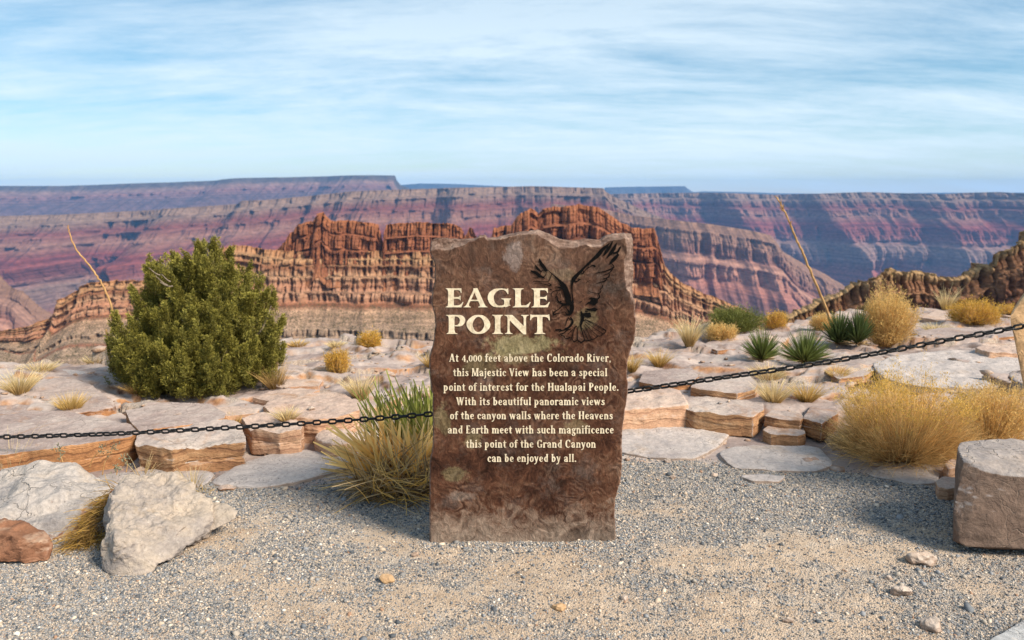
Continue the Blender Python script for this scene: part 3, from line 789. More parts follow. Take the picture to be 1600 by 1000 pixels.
# greyer, paler top corner area; redder middle
zf = sepP.outputs[2]
greyn = t.noise(t.vmath('ADD', P, (2, 0, 4)), 7.0, 8, 0.74)
colr = t.mix(t.math('MULTIPLY', t.maprange(greyn, 0.52, 0.68), 0.34), colr, (0.19, 0.155, 0.135))
colr = t.mix(t.math('MULTIPLY', t.maprange(zf, 0.95, 1.35), 0.35), colr, t.mix(0.4, colr, (0.22, 0.16, 0.125)))


def blotch(col, px, py, rx, ry, c, amt, nsc=16.0, lo=0.0, hi=0.3):
    q = sp(px, py)
    d = t.n('ShaderNodeVectorMath', {0: t.vmath('MULTIPLY', t.vmath('SUBTRACT', P, (float(q[0]), 0, float(q[1]))), (1 / (rx * MPP), 0, 1 / (ry * MPP)))}, operation='LENGTH').outputs['Value']
    mm = t.math('ADD', t.math('SUBTRACT', 1.0, d), t.math('MULTIPLY', t.math('SUBTRACT', t.noise(P, nsc, 6, 0.72), 0.5), 2.3))
    return t.mix(t.math('MULTIPLY', t.maprange(mm, lo, hi), amt), col, c)


LICH = t.ramp(n2, [(0.35, (0.13, 0.10, 0.05)), (0.5, (0.25, 0.215, 0.11)), (0.7, (0.36, 0.31, 0.18))])
for a in [(812, 540, 62, 19, LICH, .75), (752, 568, 30, 22, LICH, .35), (800, 556, 30, 16, LICH, .4), (738, 685, 16, 16, LICH, .4), (712, 742, 24, 16, LICH, .4), (915, 500, 22, 18, LICH, .3), (802, 400, 16, 26, (0.30, 0.25, 0.23, 1), .45),
          (690, 655, 14, 30, LICH, .4), (900, 668, 25, 16, LICH, .3), (720, 775, 22, 10, (0.3, 0.24, 0.2, 1), .35), (880, 430, 34, 12, LICH, .16)]:
    colr = blotch(colr, *a)
# dust kicked up on the foot
dust = t.math('ADD', t.maprange(zf, 0.30, 0.0, 0, 0.8), t.math('MULTIPLY', t.math('SUBTRACT', n2, 0.5), 1.5))
colr = t.mix(t.maprange(dust, 0.3, 0.85, 0, 0.72), colr, (0.34, 0.265, 0.205))
# fresh broken bevel and sides
nyy = t.n('ShaderNodeSeparateXYZ', {0: geo.outputs['True Normal']}).outputs[1]
bev = t.maprange(t.math('ADD', nyy, t.math('MULTIPLY', t.math('SUBTRACT', n2, 0.5), 0.2)), -0.93, -0.75)
colr = t.mix(t.math('MULTIPLY', bev, 0.85), colr, t.ramp(t.noise(t.scale(P, (0.5, 1, 2.5)), 22.0, 5, 0.7), [(0.32, (0.075, 0.043, 0.032)), (0.5, (0.19, 0.125, 0.098)), (0.68, (0.33, 0.24, 0.19))]))
flame = t.noise(t.scale(t.vmath('ADD', P, t.scale(wv, (.6, .6, .6))), (1.0, 1.0, 0.55)), 34.0, 6, 0.7, 1.6)
colr = t.mix(0.58, colr, t.ramp(flame, [(0.32, 0.42), (0.5, 0.95), (0.68, 1.75)]), 'MULTIPLY')
colr = t.mix(0.4, colr, t.ramp(n3, [(0.3, 0.55), (0.7, 1.4)]), 'MULTIPLY')
hgt = t.math('ADD', t.math('ADD', t.math('MULTIPLY', flame, 1.3), t.math('MULTIPLY', t.math('MULTIPLY', ring, rmask), 0.14)), t.math('ADD', t.math('MULTIPLY', n2, 1.3), t.math('MULTIPLY', n3, 0.4)))
finish(m, t, colr, 0.85, hgt, 0.55, 0.009, 0.12)

SIGN = empty('stone_sign', (cen[0], YS + TH / 2, 0))
tag(SIGN, 'tall brown sandstone slab carved with cream lettering and a black eagle', 'sign')
mesh_obj('slab', V, F, m, parent=SIGN)

# ---------------------------------------------- carved glyphs from strokes: union by distance field, then marching squares
def seg_field(X, Y, pts, closed=False):
    d = np.full(X.shape, 9.0)
    pts = list(pts) + ([pts[0]] if closed else [])
    for (x0, y0, w0), (x1, y1, w1) in zip(pts[:-1], pts[1:]):
        dx, dy = x1 - x0, y1 - y0
        l2 = dx * dx + dy * dy + 1e-12
        tt = np.clip(((X - x0) * dx + (Y - y0) * dy) / l2, 0, 1)
        d = np.minimum(d, np.hypot(X - x0 - tt * dx, Y - y0 - tt * dy) - 0.5 * (w0 + (w1 - w0) * tt))
    return d


def smooth_pts(pts, k=5, closed=False):
    P = np.array(pts, float)
    n = len(P)
    if n < 3: return pts
    out = []
    rng = range(n) if closed else range(n - 1)
    for i in rng:
        if closed:
            p0, p1, p2, p3 = P[i - 1], P[i], P[(i + 1) % n], P[(i + 2) % n]
        else:
            p0, p1, p2, p3 = P[max(i - 1, 0)], P[i], P[i + 1], P[min(i + 2, n - 1)]
        for j in range(k):
            s = j / k
            out.append(tuple(0.5 * ((2 * p1) + (-p0 + p2) * s + (2 * p0 - 5 * p1 + 4 * p2 - p3) * s * s + (-p0 + 3 * p1 - 3 * p2 + p3) * s ** 3)))
    if not closed: out.append(tuple(P[-1]))
    return [(a, b, max(c, .001)) for a, b, c in out]


def poly_field(X, Y, pts):
    pts = np.array(pts, float)
    d = np.full(X.shape, 9e9); ins = np.zeros(X.shape, bool)
    for (x0, y0), (x1, y1) in zip(pts, np.roll(pts, -1, 0)):
        dx, dy = x1 - x0, y1 - y0
        tt = np.clip(((X - x0) * dx + (Y - y0) * dy) / (dx * dx + dy * dy + 1e-12), 0, 1)
        d = np.minimum(d, np.hypot(X - x0 - tt * dx, Y - y0 - tt * dy))
        c = ((y0 > Y) != (y1 > Y)) & (X < (x1 - x0) * (Y - y0) / (y1 - y0 + 1e-15) + x0)
        ins ^= c
    return np.where(ins, -d, d)


def march(prims, x0, x1, y0, y1, h, thin=0.0):
    """prims: ('s'|'c'|'l', pts, clip) smooth / closed smooth / straight strokes, ('p', pts, clip) polygons; clip = (ylo, yhi) or None"""
    xs = np.arange(x0, x1 + h, h); ys = np.arange(y0, y1 + h, h)
    X, Y = np.meshgrid(xs, ys)
    D = np.full(X.shape, 9.0)
    for pr in prims:
        k, pts = pr[0], pr[1]
        clip = pr[2] if len(pr) > 2 else None
        if k == 's': f = seg_field(X, Y, smooth_pts(pts))
        elif k == 'c': f = seg_field(X, Y, smooth_pts(pts, 6, True), True)
        elif k == 'l': f = seg_field(X, Y, pts)
        elif k == 'p': f = poly_field(X, Y, pts)
        if clip: f = np.maximum(f, np.maximum(clip[0] - Y, Y - clip[1]))
        D = np.minimum(D, f)
    D = D + thin
    verts, vmap, faces = [], {}, []

    def vid(key, p):
        if key not in vmap:
            vmap[key] = len(verts); verts.append(p)
        return vmap[key]
    ins = D < 0
    any_ = ins[:-1, :-1] | ins[1:, :-1] | ins[:-1, 1:] | ins[1:, 1:]
    for j, i in np.argwhere(any_):
        cs = [(j, i), (j, i + 1), (j + 1, i + 1), (j + 1, i)]
        poly = []
        for a in range(4):
            ca, cb = cs[a], cs[(a + 1) % 4]
            da, db = D[ca], D[cb]
            if da < 0: poly.append(vid(('c',) + ca, (xs[ca[1]], ys[ca[0]])))
            if (da < 0) != (db < 0):
                s = da / (da - db)
                s = min(max(s, .02), .98)
                poly.append(vid(('e',) + tuple(sorted((ca, cb))), (xs[ca[1]] + (xs[cb[1]] - xs[ca[1]]) * s, ys[ca[0]] + (ys[cb[0]] - ys[ca[0]]) * s)))
        if len(poly) >= 3: faces.append(tuple(poly))
    return np.array(verts), faces


def carved(name, polys, mat, lift):
    """polys: list of (verts in px, faces); laid on the stone face"""
    V, F, b = [], [], 0
    for vp, fs in polys:
        q = sp(vp[:, 0], vp[:, 1])
        y = YS + sign_front(q[:, 0], q[:, 1]) - lift
        V.append(np.stack([q[:, 0], y, q[:, 1]], -1))
        F += [tuple(i + b for i in f) for f in fs]
        b += len(vp)
    return mesh_obj(name, np.concatenate(V), F, mat, parent=SIGN)


# title: flared roman capitals, cap height 1
def stem(x, w=.27, fl=.17, y0=0., y1=1., s0=1, s1=1):
    return ('l', [(x, y0 - .03, w + fl * s0), (x, y0 + .05, w + fl * .55 * s0), (x, y0 + .2, w), (x, y1 - .2, w), (x, y1 - .05, w + fl * .55 * s1), (x, y1 + .03, w + fl * s1)], (y0, y1))


def wedge(pts): return ('p', pts)


T = {
    'E': (.92, [('p', [(.02, 1), (.02, .985), (.13, .93), (.15, .8), (.15, .2), (.13, .07), (.02, .015), (.02, 0), (.80, 0), (.90, .28), (.87, .29), (.78, .17), (.68, .10), (.44, .10), (.43, .2), (.43, .45), (.62, .45), (.71, .42), (.73, .36), (.76, .36), (.76, .62), (.73, .62), (.70, .56), (.62, .54), (.43, .54), (.43, .82), (.44, .905), (.65, .905), (.74, .86), (.78, .75), (.81, .75), (.80, 1)])]),
    'A': (1.22, [('p', [(.0, 0), (0, .02), (.10, .06), (.17, .16), (.52, .94), (.50, 1.0), (.72, 1.01), (1.08, .16), (1.14, .06), (1.24, .02), (1.24, 0), (.74, 0), (.74, .02), (.83, .05), (.84, .12), (.76, .33), (.36, .33), (.28, .14), (.30, .06), (.39, .02), (.39, 0)]),
                 ]),
    'G': (1.25, [('s', [(1.02, .92, .08), (.86, .95, .07), (.62, .95, .09), (.38, .86, .2), (.20, .66, .30), (.18, .42, .31), (.32, .16, .22), (.55, .05, .11), (.78, .05, .10), (1.02, .12, .10)], (0, 1.0)), ('p', [(1.09, 1.0), (1.10, .70), (1.06, .69), (.98, .84), (.84, .93), (1.0, .96)]),
                 ('p', [(.72, .47), (1.25, .47), (1.25, .45), (1.16, .38), (1.15, .28), (1.16, .12), (1.24, .12), (.95, .0), (.84, .10), (.88, .2), (.88, .32), (.86, .40), (.73, .44)])]),
    'L': (.93, [('p', [(.0, 1), (.0, .985), (.12, .92), (.14, .8), (.14, .2), (.12, .07), (.0, .015), (.0, 0), (.80, 0), (.92, .28), (.89, .29), (.79, .18), (.68, .11), (.44, .10), (.42, .2), (.42, .8), (.45, .93), (.58, .985), (.58, 1)])]),
    'P': (.95, [('p', [(.0, 1), (.0, .985), (.12, .92), (.14, .8), (.14, .2), (.12, .07), (.02, .015), (.02, 0), (.58, 0), (.58, .015), (.46, .06), (.42, .2), (.42, .8), (.44, .9), (.40, 1)]), ('s', [(.38, .955, .09), (.55, .95, .09), (.74, .88, .2), (.82, .71, .27), (.74, .52, .2), (.60, .44, .09), (.46, .43, .06)], (.38, 1))]),
    'O': (1.24, [('c', [(.62, .95, .10), (.36, .84, .2), (.17, .52, .31), (.34, .16, .2), (.62, .05, .10), (.9, .16, .2), (1.08, .48, .31), (.9, .84, .2)], (0, 1))]),
    'I': (.58, [('p', [(.0, 1), (.0, .985), (.12, .92), (.15, .8), (.15, .2), (.12, .07), (.0, .015), (.0, 0), (.57, 0), (.57, .015), (.46, .07), (.43, .2), (.43, .8), (.46, .92), (.57, .985), (.57, 1)])]),
    'N': (1.28, [('p', [(.0, 1), (.0, .98), (.12, .93), (.17, .85), (.17, .18), (.14, .07), (.02, .02), (.02, 0), (.44, 0), (.44, .02), (.32, .07), (.28, .18), (.28, .72), (1.0, -.02), (1.14, -.02), (1.13, .82), (1.16, .93), (1.28, .98), (1.28, 1), (.86, 1), (.86, .98), (.98, .93), (1.01, .82), (1.01, .42), (.42, 1.0)])]),
    'T': (1.10, [('p', [(.04, 1.04), (.02, .72), (.06, .72), (.13, .84), (.24, .895), (.40, .90), (.41, .8), (.41, .2), (.38, .07), (.24, .015), (.24, 0), (.86, 0), (.86, .015), (.72, .07), (.69, .2), (.69, .8), (.70, .90), (.86, .895), (.99, .84), (1.05, .70), (1.09, .71), (1.06, 1.04), (.98, 1.0), (.12, 1.0)])]),
}
A_HOLE = [('p', [(.40, .40), (.72, .40), (.565, .78)])]
m_cream, t = material('cream_lettering_paint')
P = t.n('ShaderNodeNewGeometry').outputs['Position']
nn = t.noise(P, 55.0, 5, 0.7)
finish(m_cream, t, t.ramp(nn, [(0.30, (0.50, 0.40, 0.265)), (0.5, (0.70, 0.59, 0.42)), (0.72, (0.78, 0.68, 0.51))]), 0.75, nn, 0.5, 0.003, 0.2)


def title(word, xs, ybase, ytop):
    """xs: px x start per letter with width in px"""
    H = ybase - ytop
    out = []
    for ch, (xa, xb) in zip(word, xs):
        adv, pr = T[ch]
        if ch == 'A':
            vv, ff = march_A()
        else:
            vv, ff = march(pr, -.1, adv + .12, -.06, 1.08, .022)
        sx = (xb - xa) / (vv[:, 0].max() - vv[:, 0].min())
        out.append((np.stack([xa + (vv[:, 0] - vv[:, 0].min()) * sx, ybase - vv[:, 1] * H], -1), ff))
    return out


def march_A():
    # cut the counter out of the A
    h = .022
    xs = np.arange(-.1, 1.36, h); ys = np.arange(-.06, 1.1, h)
    global poly_field
    old = poly_field
    hole = A_HOLE[0][1]
    def pf(X, Y, pts):
        return np.maximum(old(X, Y, pts), -old(X, Y, hole))
    poly_field = pf
    r = march(T['A'][1], -.1, 1.34, -.06, 1.08, h)
    poly_field = old
    return r


def zx(a): return 690 + a / 8.889
carved('title_lettering', title('EAGLE', [(zx(55), zx(303)), (zx(303), zx(640)), (zx(640), zx(966)), (zx(985), zx(1236)), (zx(1246), zx(1502))], 480.0, 450.3), m_cream, .0022)
carved('title_lettering', title('POINT', [(zx(62), zx(330)), (zx(346), zx(678)), (zx(702), zx(853)), (zx(872), zx(1210)), (zx(1228), zx(1503))], 521.6, 491.8), m_cream, .0022)

# body text: condensed bold with small wedge feet
S_ = .17
def vs(x, y0, y1, w=S_, a=1, b=1):
    return ('l', [(x, y0 - .02, w + .12 * a), (x, y0 + .04, w + .08 * a), (x, y0 + .14, w), (x, y1 - .14, w), (x, y1 - .04, w + .08 * b), (x, y1 + .02, w + .10 * b)], (y0, y1))


XH = .68
B = {
    'a': (.52, [vs(.37, 0, .4, a=.8, b=0), ('s', [(.07, .48, .13), (.13, .60, .11), (.26, .625, .12), (.36, .54, .16), (.37, .38, .17)]), ('s', [(.36, .40, .08), (.2, .34, .12), (.11, .2, .17), (.17, .07, .13), (.28, .07, .09), (.37, .17, .08)])]),
    'b': (.54, [vs(.13, 0, 1, a=0), ('s', [(.16, .50, .08), (.29, .62, .12), (.41, .35, .18), (.29, .06, .12), (.16, .08, .10)])]),
    'c': (.46, [('s', [(.37, .50, .15), (.28, .625, .10), (.15, .54, .15), (.11, .34, .18), (.15, .14, .15), (.28, .055, .11), (.40, .14, .07)])]),
    'd': (.55, [vs(.41, 0, 1, a=.6), ('s', [(.39, .52, .08), (.26, .62, .12), (.13, .35, .18), (.25, .06, .12), (.39, .14, .08)])]),
    'e': (.48, [('l', [(.13, .33, .08), (.38, .37, .08)]), ('s', [(.375, .37, .12), (.37, .52, .13), (.26, .625, .10), (.15, .54, .15), (.11, .34, .18), (.15, .14, .15), (.28, .055, .11), (.41, .14, .07)])]),
    'f': (.36, [vs(.17, 0, .8, b=0), ('s', [(.17, .75, .17), (.19, .90, .14), (.28, .965, .1), (.37, .92, .12)]), ('l', [(.02, .62, .10), (.34, .64, .10)])]),
    'g': (.50, [('c', [(.24, .62, .10), (.11, .46, .15), (.24, .29, .10), (.37, .46, .15)]), ('l', [(.36, .58, .07), (.47, .64, .11)]), ('s', [(.18, .28, .08), (.12, .18, .11), (.28, .09, .15), (.40, -.03, .14), (.34, -.19, .11), (.2, -.23, .1), (.09, -.14, .12), (.14, .0, .07), (.27, .05, .08)])]),
    'h': (.56, [vs(.13, 0, 1), ('s', [(.15, .48, .08), (.28, .61, .13), (.40, .50, .17), (.41, .30, .17)]), vs(.41, 0, .45, b=0)]),
    'i': (.29, [vs(.14, 0, XH, b=.6), ('l', [(.13, .88, .19), (.15, .90, .17)])]),
    'j': (.29, [('s', [(.15, XH, .22), (.15, .5, .17), (.15, .1, .17), (.13, -.14, .14), (.03, -.25, .12)], (-.4, XH)), ('l', [(.14, .88, .19), (.16, .90, .17)])]),
    'l': (.29, [vs(.14, 0, 1)]),
    'm': (.84, [vs(.13, 0, XH, b=.7), ('s', [(.15, .48, .08), (.28, .61, .13), (.40, .50, .17), (.41, .30, .17)]), vs(.41, 0, .45, b=0), ('s', [(.43, .48, .08), (.56, .61, .13), (.68, .50, .17), (.69, .30, .17)]), vs(.69, 0, .45, b=0)]),
    'n': (.56, [vs(.13, 0, XH, b=.7), ('s', [(.15, .48, .08), (.28, .61, .13), (.40, .50, .17), (.41, .30, .17)]), vs(.41, 0, .45, b=0)]),
    'o': (.51, [('c', [(.255, .62, .11), (.12, .5, .16), (.12, .18, .16), (.255, .06, .11), (.39, .18, .16), (.39, .5, .16)])]),
    'p': (.55, [vs(.13, -.3, XH, b=.7), ('s', [(.16, .52, .08), (.29, .62, .12), (.41, .35, .18), (.29, .06, .12), (.16, .10, .10)])]),
    'r': (.42, [vs(.13, 0, XH, b=.7), ('s', [(.15, .47, .08), (.24, .60, .11), (.35, .585, .18)])]),
    's': (.43, [('s', [(.345, .54, .13), (.23, .62, .10), (.13, .53, .15), (.19, .40, .17), (.30, .29, .17), (.335, .15, .15), (.21, .06, .11), (.08, .13, .14)])]),
    't': (.38, [('s', [(.17, .90, .05), (.17, .64, .17), (.17, .2, .17), (.22, .07, .13), (.34, .09, .07)]), ('l', [(.03, .62, .10), (.34, .64, .10)])]),
    'u': (.56, [('s', [(.13, XH, .22), (.13, .5, .17), (.14, .2, .17), (.24, .07, .13), (.38, .15, .08)], (0, XH)), vs(.42, 0, XH, a=.6, b=.6)]),
    'v': (.50, [('l', [(.09, XH, .24), (.12, .56, .18), (.25, .04, .15)], (0, XH)), ('l', [(.25, .04, .12), (.38, .55, .11), (.40, XH, .18)], (0, XH))]),
    'w': (.76, [('l', [(.09, XH, .24), (.12, .56, .18), (.23, .04, .15)], (0, XH)), ('l', [(.23, .04, .1), (.38, .62, .1)], (0, XH)), ('l', [(.37, XH, .2), (.40, .5, .17), (.50, .04, .15)], (0, XH)), ('l', [(.50, .04, .12), (.62, .55, .11), (.65, XH, .18)], (0, XH))]),
    'y': (.50, [('l', [(.09, XH, .24), (.12, .56, .18), (.25, .04, .15)], (0, XH)), ('l', [(.40, XH, .18), (.38, .55, .11), (.25, .02, .12), (.16, -.2, .12), (.04, -.25, .12)], (-.4, XH))]),
    'A': (.66, [('l', [(.06, .0, .22), (.1, .12, .10), (.30, .96, .10)], (0, 1)), ('l', [(.32, 1., .2), (.49, .12, .18), (.53, 0, .28)], (0, 1)), ('l', [(.16, .3, .08), (.46, .3, .08)])]),
    'C': (.62, [('s', [(.50, .76, .14), (.45, .91, .13), (.33, .955, .10), (.17, .82, .16), (.12, .5, .19), (.17, .17, .16), (.35, .05, .12), (.54, .17, .07)]), ('p', [(.5, 1), (.58, 1), (.58, .66), (.54, .66)])]),
    'E': (.56, [vs(.16, 0, 1, .19), ('l', [(.15, .955, .1), (.44, .955, .1), (.47, .85, .07)], (0, 1)), ('l', [(.16, .52, .09), (.38, .52, .09)]), ('l', [(.15, .045, .1), (.46, .045, .1), (.50, .17, .07)], (0, 1))]),
    'G': (.66, [('s', [(.50, .76, .14), (.45, .91, .13), (.33, .955, .10), (.17, .82, .16), (.12, .5, .19), (.17, .17, .16), (.33, .05, .11), (.50, .12, .1)]), ('p', [(.5, 1), (.58, 1), (.58, .66), (.54, .66)]), vs(.52, .04, .46, .17, 0, 1)]),
    'H': (.70, [vs(.15, 0, 1, .19), vs(.54, 0, 1, .19), ('l', [(.15, .5, .09), (.54, .5, .09)])]),
    'M': (.82, [vs(.11, 0, 1, .10, 1.2, 1), ('l', [(.14, .98, .19), (.38, .1, .15)], (0, 1)), ('l', [(.38, .08, .10), (.62, .98, .10)], (0, 1)), vs(.66, 0, 1, .19)]),
    'P': (.58, [vs(.16, 0, 1, .19), ('s', [(.18, .955, .1), (.36, .93, .12), (.46, .72, .18), (.34, .48, .12), (.2, .46, .08)])]),
    'R': (.64, [vs(.16, 0, 1, .19), ('s', [(.18, .955, .1), (.36, .93, .12), (.45, .74, .18), (.34, .53, .12), (.2, .5, .08)]), ('l', [(.3, .5, .14), (.47, .1, .18), (.56, .0, .22)], (0, 1))]),
    'V': (.62, [('l', [(.09, 1, .28), (.13, .86, .19), (.31, .05, .16)], (0, 1)), ('l', [(.31, .05, .12), (.48, .9, .10), (.51, 1, .2)], (0, 1))]),
    'W': (.92, [('l', [(.09, 1, .28), (.13, .86, .19), (.28, .05, .16)], (0, 1)), ('l', [(.28, .05, .1), (.47, .95, .1)], (0, 1)), ('l', [(.44, 1, .24), (.47, .8, .18), (.60, .05, .16)], (0, 1)), ('l', [(.60, .05, .12), (.77, .9, .10), (.80, 1, .2)], (0, 1))]),
    '4': (.48, [('l', [(.33, 0, .22), (.33, .1, .15), (.33, .8, .13)], (0, .8)), ('l', [(.33, .78, .08), (.06, .27, .08)]), ('l', [(.05, .24, .08), (.44, .24, .08)])]),
    '0': (.48, [('c', [(.24, .77, .09), (.10, .6, .15), (.10, .22, .15), (.24, .05, .09), (.38, .22, .15), (.38, .6, .15)])]),
    ',': (.22, [('s', [(.12, .08, .17), (.13, .0, .12), (.07, -.13, .05)])]),
    '.': (.22, [('l', [(.11, .09, .18), (.12, .09, .18)])]),
}
_gc = {}


def glyph(ch):
    if ch not in _gc:
        adv, pr = B[ch]
        _gc[ch] = march(pr, -.12, adv + .14, -.36, 1.04, .034, .008)
    return _gc[ch]


LINES = [('At 4,000 feet above the Colorado River,', 702, 955, 565.0), ('this Majestic View has been a special', 708, 949.5, 587.6), ('point of interest for the Hualapai People.', 693, 967, 610.4),
         ('With its beautiful panoramic views', 713, 945.5, 632.8), ('of the canyon walls where the Heavens', 703, 958, 654.8), ('and Earth meet with such magnificence', 699.5, 959.5, 677.0),
         ('this point of the Grand Canyon', 728, 931.5, 699.2), ('can be enjoyed by all.', 761.5, 901, 721.4)]
for txt, xa, xb, yb in LINES:
    tot = sum(.30 if c == ' ' else B[c][0] + .035 for c in txt)
    sx = (xb - xa) / tot
    H = 12.6
    x = xa; out = []
    for c in txt:
        if c == ' ':
            x += .30 * sx; continue
        vv, ff = glyph(c)
        out.append((np.stack([x + vv[:, 0] * sx, yb - vv[:, 1] * H], -1), ff))
        x += (B[c][0] + .035) * sx
    carved('text_line', out, m_cream, .0024)

# the eagle, traced stroke by stroke
def zs(l, k='s'):
    return (k, l)


EAG = [zs(a) for a in [
    [(775, 62, 8), (715, 115, 30), (670, 170, 36), (620, 213, 24), (560, 268, 16), (520, 310, 22), (480, 350, 30), (450, 388, 36), (435, 430, 16), (433, 500, 9), (440, 560, 11), (442, 605, 16)],
    [(806, 42, 6), (782, 90, 22), (747, 140, 24), (722, 174, 5)], [(843, 57, 6), (820, 105, 26), (790, 150, 26), (755, 192, 6)], [(880, 92, 9), (852, 138, 20), (815, 150, 14)], [(856, 165, 18), (820, 205, 32), (778, 252, 6)],
    [(870, 95, 6), (850, 160, 6), (850, 180, 8)], [(765, 70, 8), (745, 130, 5)],
    [(798, 248, 8), (818, 275, 11), (790, 295, 9), (740, 315, 8), (690, 325, 6), (640, 335, 3)], [(806, 300, 6), (770, 335, 6), (720, 350, 3)], [(778, 343, 7), (768, 370, 9), (715, 386, 4)],
    [(752, 388, 7), (738, 405, 10), (700, 415, 7), (656, 428, 3)], [(708, 440, 6), (714, 460, 7), (690, 482, 4)], [(700, 485, 5), (694, 510, 7), (670, 520, 5), (600, 506, 4), (582, 490, 3)], [(678, 522, 8), (686, 555, 11), (664, 572, 10)],
    [(612, 263, 5), (632, 262, 12), (640, 270, 20)], [(598, 236, 4), (578, 285, 4)], [(620, 262, 4), (560, 300, 4), (540, 335, 5)], [(505, 390, 8), (480, 408, 9), (448, 410, 8)], [(490, 385, 8), (515, 392, 4)], [(560, 420, 3), (600, 400, 3)],
    [(133, 202, 8), (150, 245, 28), (180, 285, 28), (202, 312, 12)], [(97, 260, 8), (115, 290, 20), (142, 314, 14)], [(60, 314, 13), (100, 330, 26), (140, 358, 24), (182, 380, 8)],
    [(205, 300, 4), (245, 335, 7), (290, 375, 14), (330, 415, 26), (360, 455, 44), (382, 510, 52), (396, 560, 52), (405, 605, 46), (430, 615, 30)],
    [(245, 345, 4), (235, 375, 6), (222, 402, 4)], [(70, 375, 3), (130, 370, 5), (182, 378, 4)], [(75, 410, 4), (130, 405, 5), (180, 410, 4), (222, 408, 4)], [(80, 430, 3), (150, 428, 3), (200, 440, 6), (250, 452, 4)], [(212, 420, 5), (240, 440, 11)],
    [(228, 480, 8), (250, 488, 4)], [(250, 552, 4), (243, 525, 5), (256, 505, 5), (285, 493, 6), (330, 488, 8)], [(285, 562, 4), (292, 530, 4), (303, 508, 4)], [(327, 562, 4), (328, 535, 4), (318, 515, 4)], [(278, 458, 4), (330, 468, 14), (362, 482, 20)],
    [(298, 602, 5), (335, 592, 8)], [(296, 545, 6), (306, 590, 12), (345, 615, 14), (400, 620, 14)], [(310, 430, 3), (350, 470, 8)],
    [(262, 716, 6), (270, 692, 9), (298, 672, 6), (326, 654, 5)], [(264, 722, 7), (288, 706, 7), (322, 700, 4)], [(325, 654, 5), (345, 630, 10), (400, 622, 16)], [(320, 700, 3), (368, 690, 4), (382, 710, 11), (402, 716, 14)], [(330, 672, 6), (345, 668, 4)],
    [(432, 612, 30), (434, 655, 36), (426, 692, 28), (414, 720, 10)], [(378, 650, 4), (400, 680, 14), (412, 700, 14)], [(350, 650, 3), (385, 645, 6)],
    [(402, 738, 5), (386, 772, 7), (374, 816, 5)], [(420, 740, 9), (440, 772, 16), (430, 802, 18), (400, 832, 16), (368, 842, 8)], [(395, 745, 4), (425, 760, 6)], [(285, 853, 12), (330, 852, 12)], [(318, 868, 6), (345, 858, 9), (400, 845, 6)],
    [(325, 892, 10), (360, 882, 7), (382, 862, 7), (420, 846, 6)], [(335, 905, 8), (365, 912, 5)],
    [(518, 690, 14), (530, 740, 24), (520, 790, 20), (512, 818, 8)], [(545, 740, 4), (540, 770, 5), (560, 762, 4)],
    [(468, 818, 6), (450, 860, 5), (430, 932, 5)], [(490, 822, 7), (485, 880, 6), (482, 945, 8)], [(476, 822, 8), (460, 830, 5)], [(515, 822, 14), (528, 880, 8), (550, 950, 9)], [(530, 840, 5), (555, 890, 6), (582, 946, 6)], [(545, 812, 4), (580, 880, 5), (612, 942, 5)],
    [(550, 800, 4), (610, 855, 4), (670, 912, 5)], [(560, 782, 4), (640, 840, 4), (722, 892, 5)], [(560, 764, 4), (650, 812, 4), (740, 862, 4)],
    [(360, 918, 6), (372, 932, 6), (402, 930, 6), (412, 915, 4)], [(402, 930, 4), (430, 925, 4)], [(430, 932, 5), (452, 962, 9), (480, 945, 6)], [(482, 945, 7), (515, 968, 11), (550, 948, 8)], [(550, 945, 6), (585, 952, 6), (612, 940, 5)], [(612, 942, 4), (640, 935, 5), (672, 910, 5)],
    [(672, 910, 5), (700, 908, 5), (722, 892, 5)], [(722, 892, 5), (742, 872, 6), (736, 852, 4), (640, 795, 4), (552, 758, 5)], [(400, 890, 4), (440, 850, 5)], [(505, 600, 4), (520, 592, 6)],
]] + [('c', [(525, 309, 7), (541, 324, 7), (527, 339, 7), (511, 325, 7)]), ('c', [(165, 305, 4), (196, 325, 5), (188, 355, 5), (160, 370, 6), (142, 345, 4)]),
      ('p', [(562, 535), (590, 562), (612, 554), (672, 566), (670, 605), (640, 630), (612, 622), (592, 612), (558, 624), (576, 602), (604, 590), (612, 576), (584, 562)]),
      ('p', [(552, 655), (600, 660), (640, 647), (670, 665), (650, 686), (612, 680), (575, 676)]), ('p', [(510, 684), (530, 701), (602, 694), (612, 736), (580, 742), (540, 726), (522, 716)]), ('p', [(545, 676), (590, 688), (560, 694)])]
EAG = [(k_, [(q[0], q[1], q[2] + 1.2) if len(q) == 3 else q for q in l_]) for k_, l_ in EAG]
vv, ff = march(EAG, 30, 910, 20, 990, 4.4)
m_blk, t = material('black_carving_paint')
finish(m_blk, t, (0.006, 0.0055, 0.0055), 0.95, None, spec=.03)
# the eagle overlies the last letter: lifted a hair more
carved('eagle_emblem', [(np.stack([820 + vv[:, 0] / 5.882, 370 + vv[:, 1] / 5.882], -1), ff)], m_blk, .0034)
# ------------------------------------------------------------------ rocks
_ico = {}


def ico(n):
    if n not in _ico:
        bm = bmesh.new()
        bmesh.ops.create_icosphere(bm, subdivisions=n, radius=1.0)
        V = np.array([v.co[:] for v in bm.verts]); F = np.array([[v.index for v in f.verts] for f in bm.faces])
        bm.free()
        _ico[n] = (V / np.linalg.norm(V, axis=1)[:, None], F)
    return _ico[n]


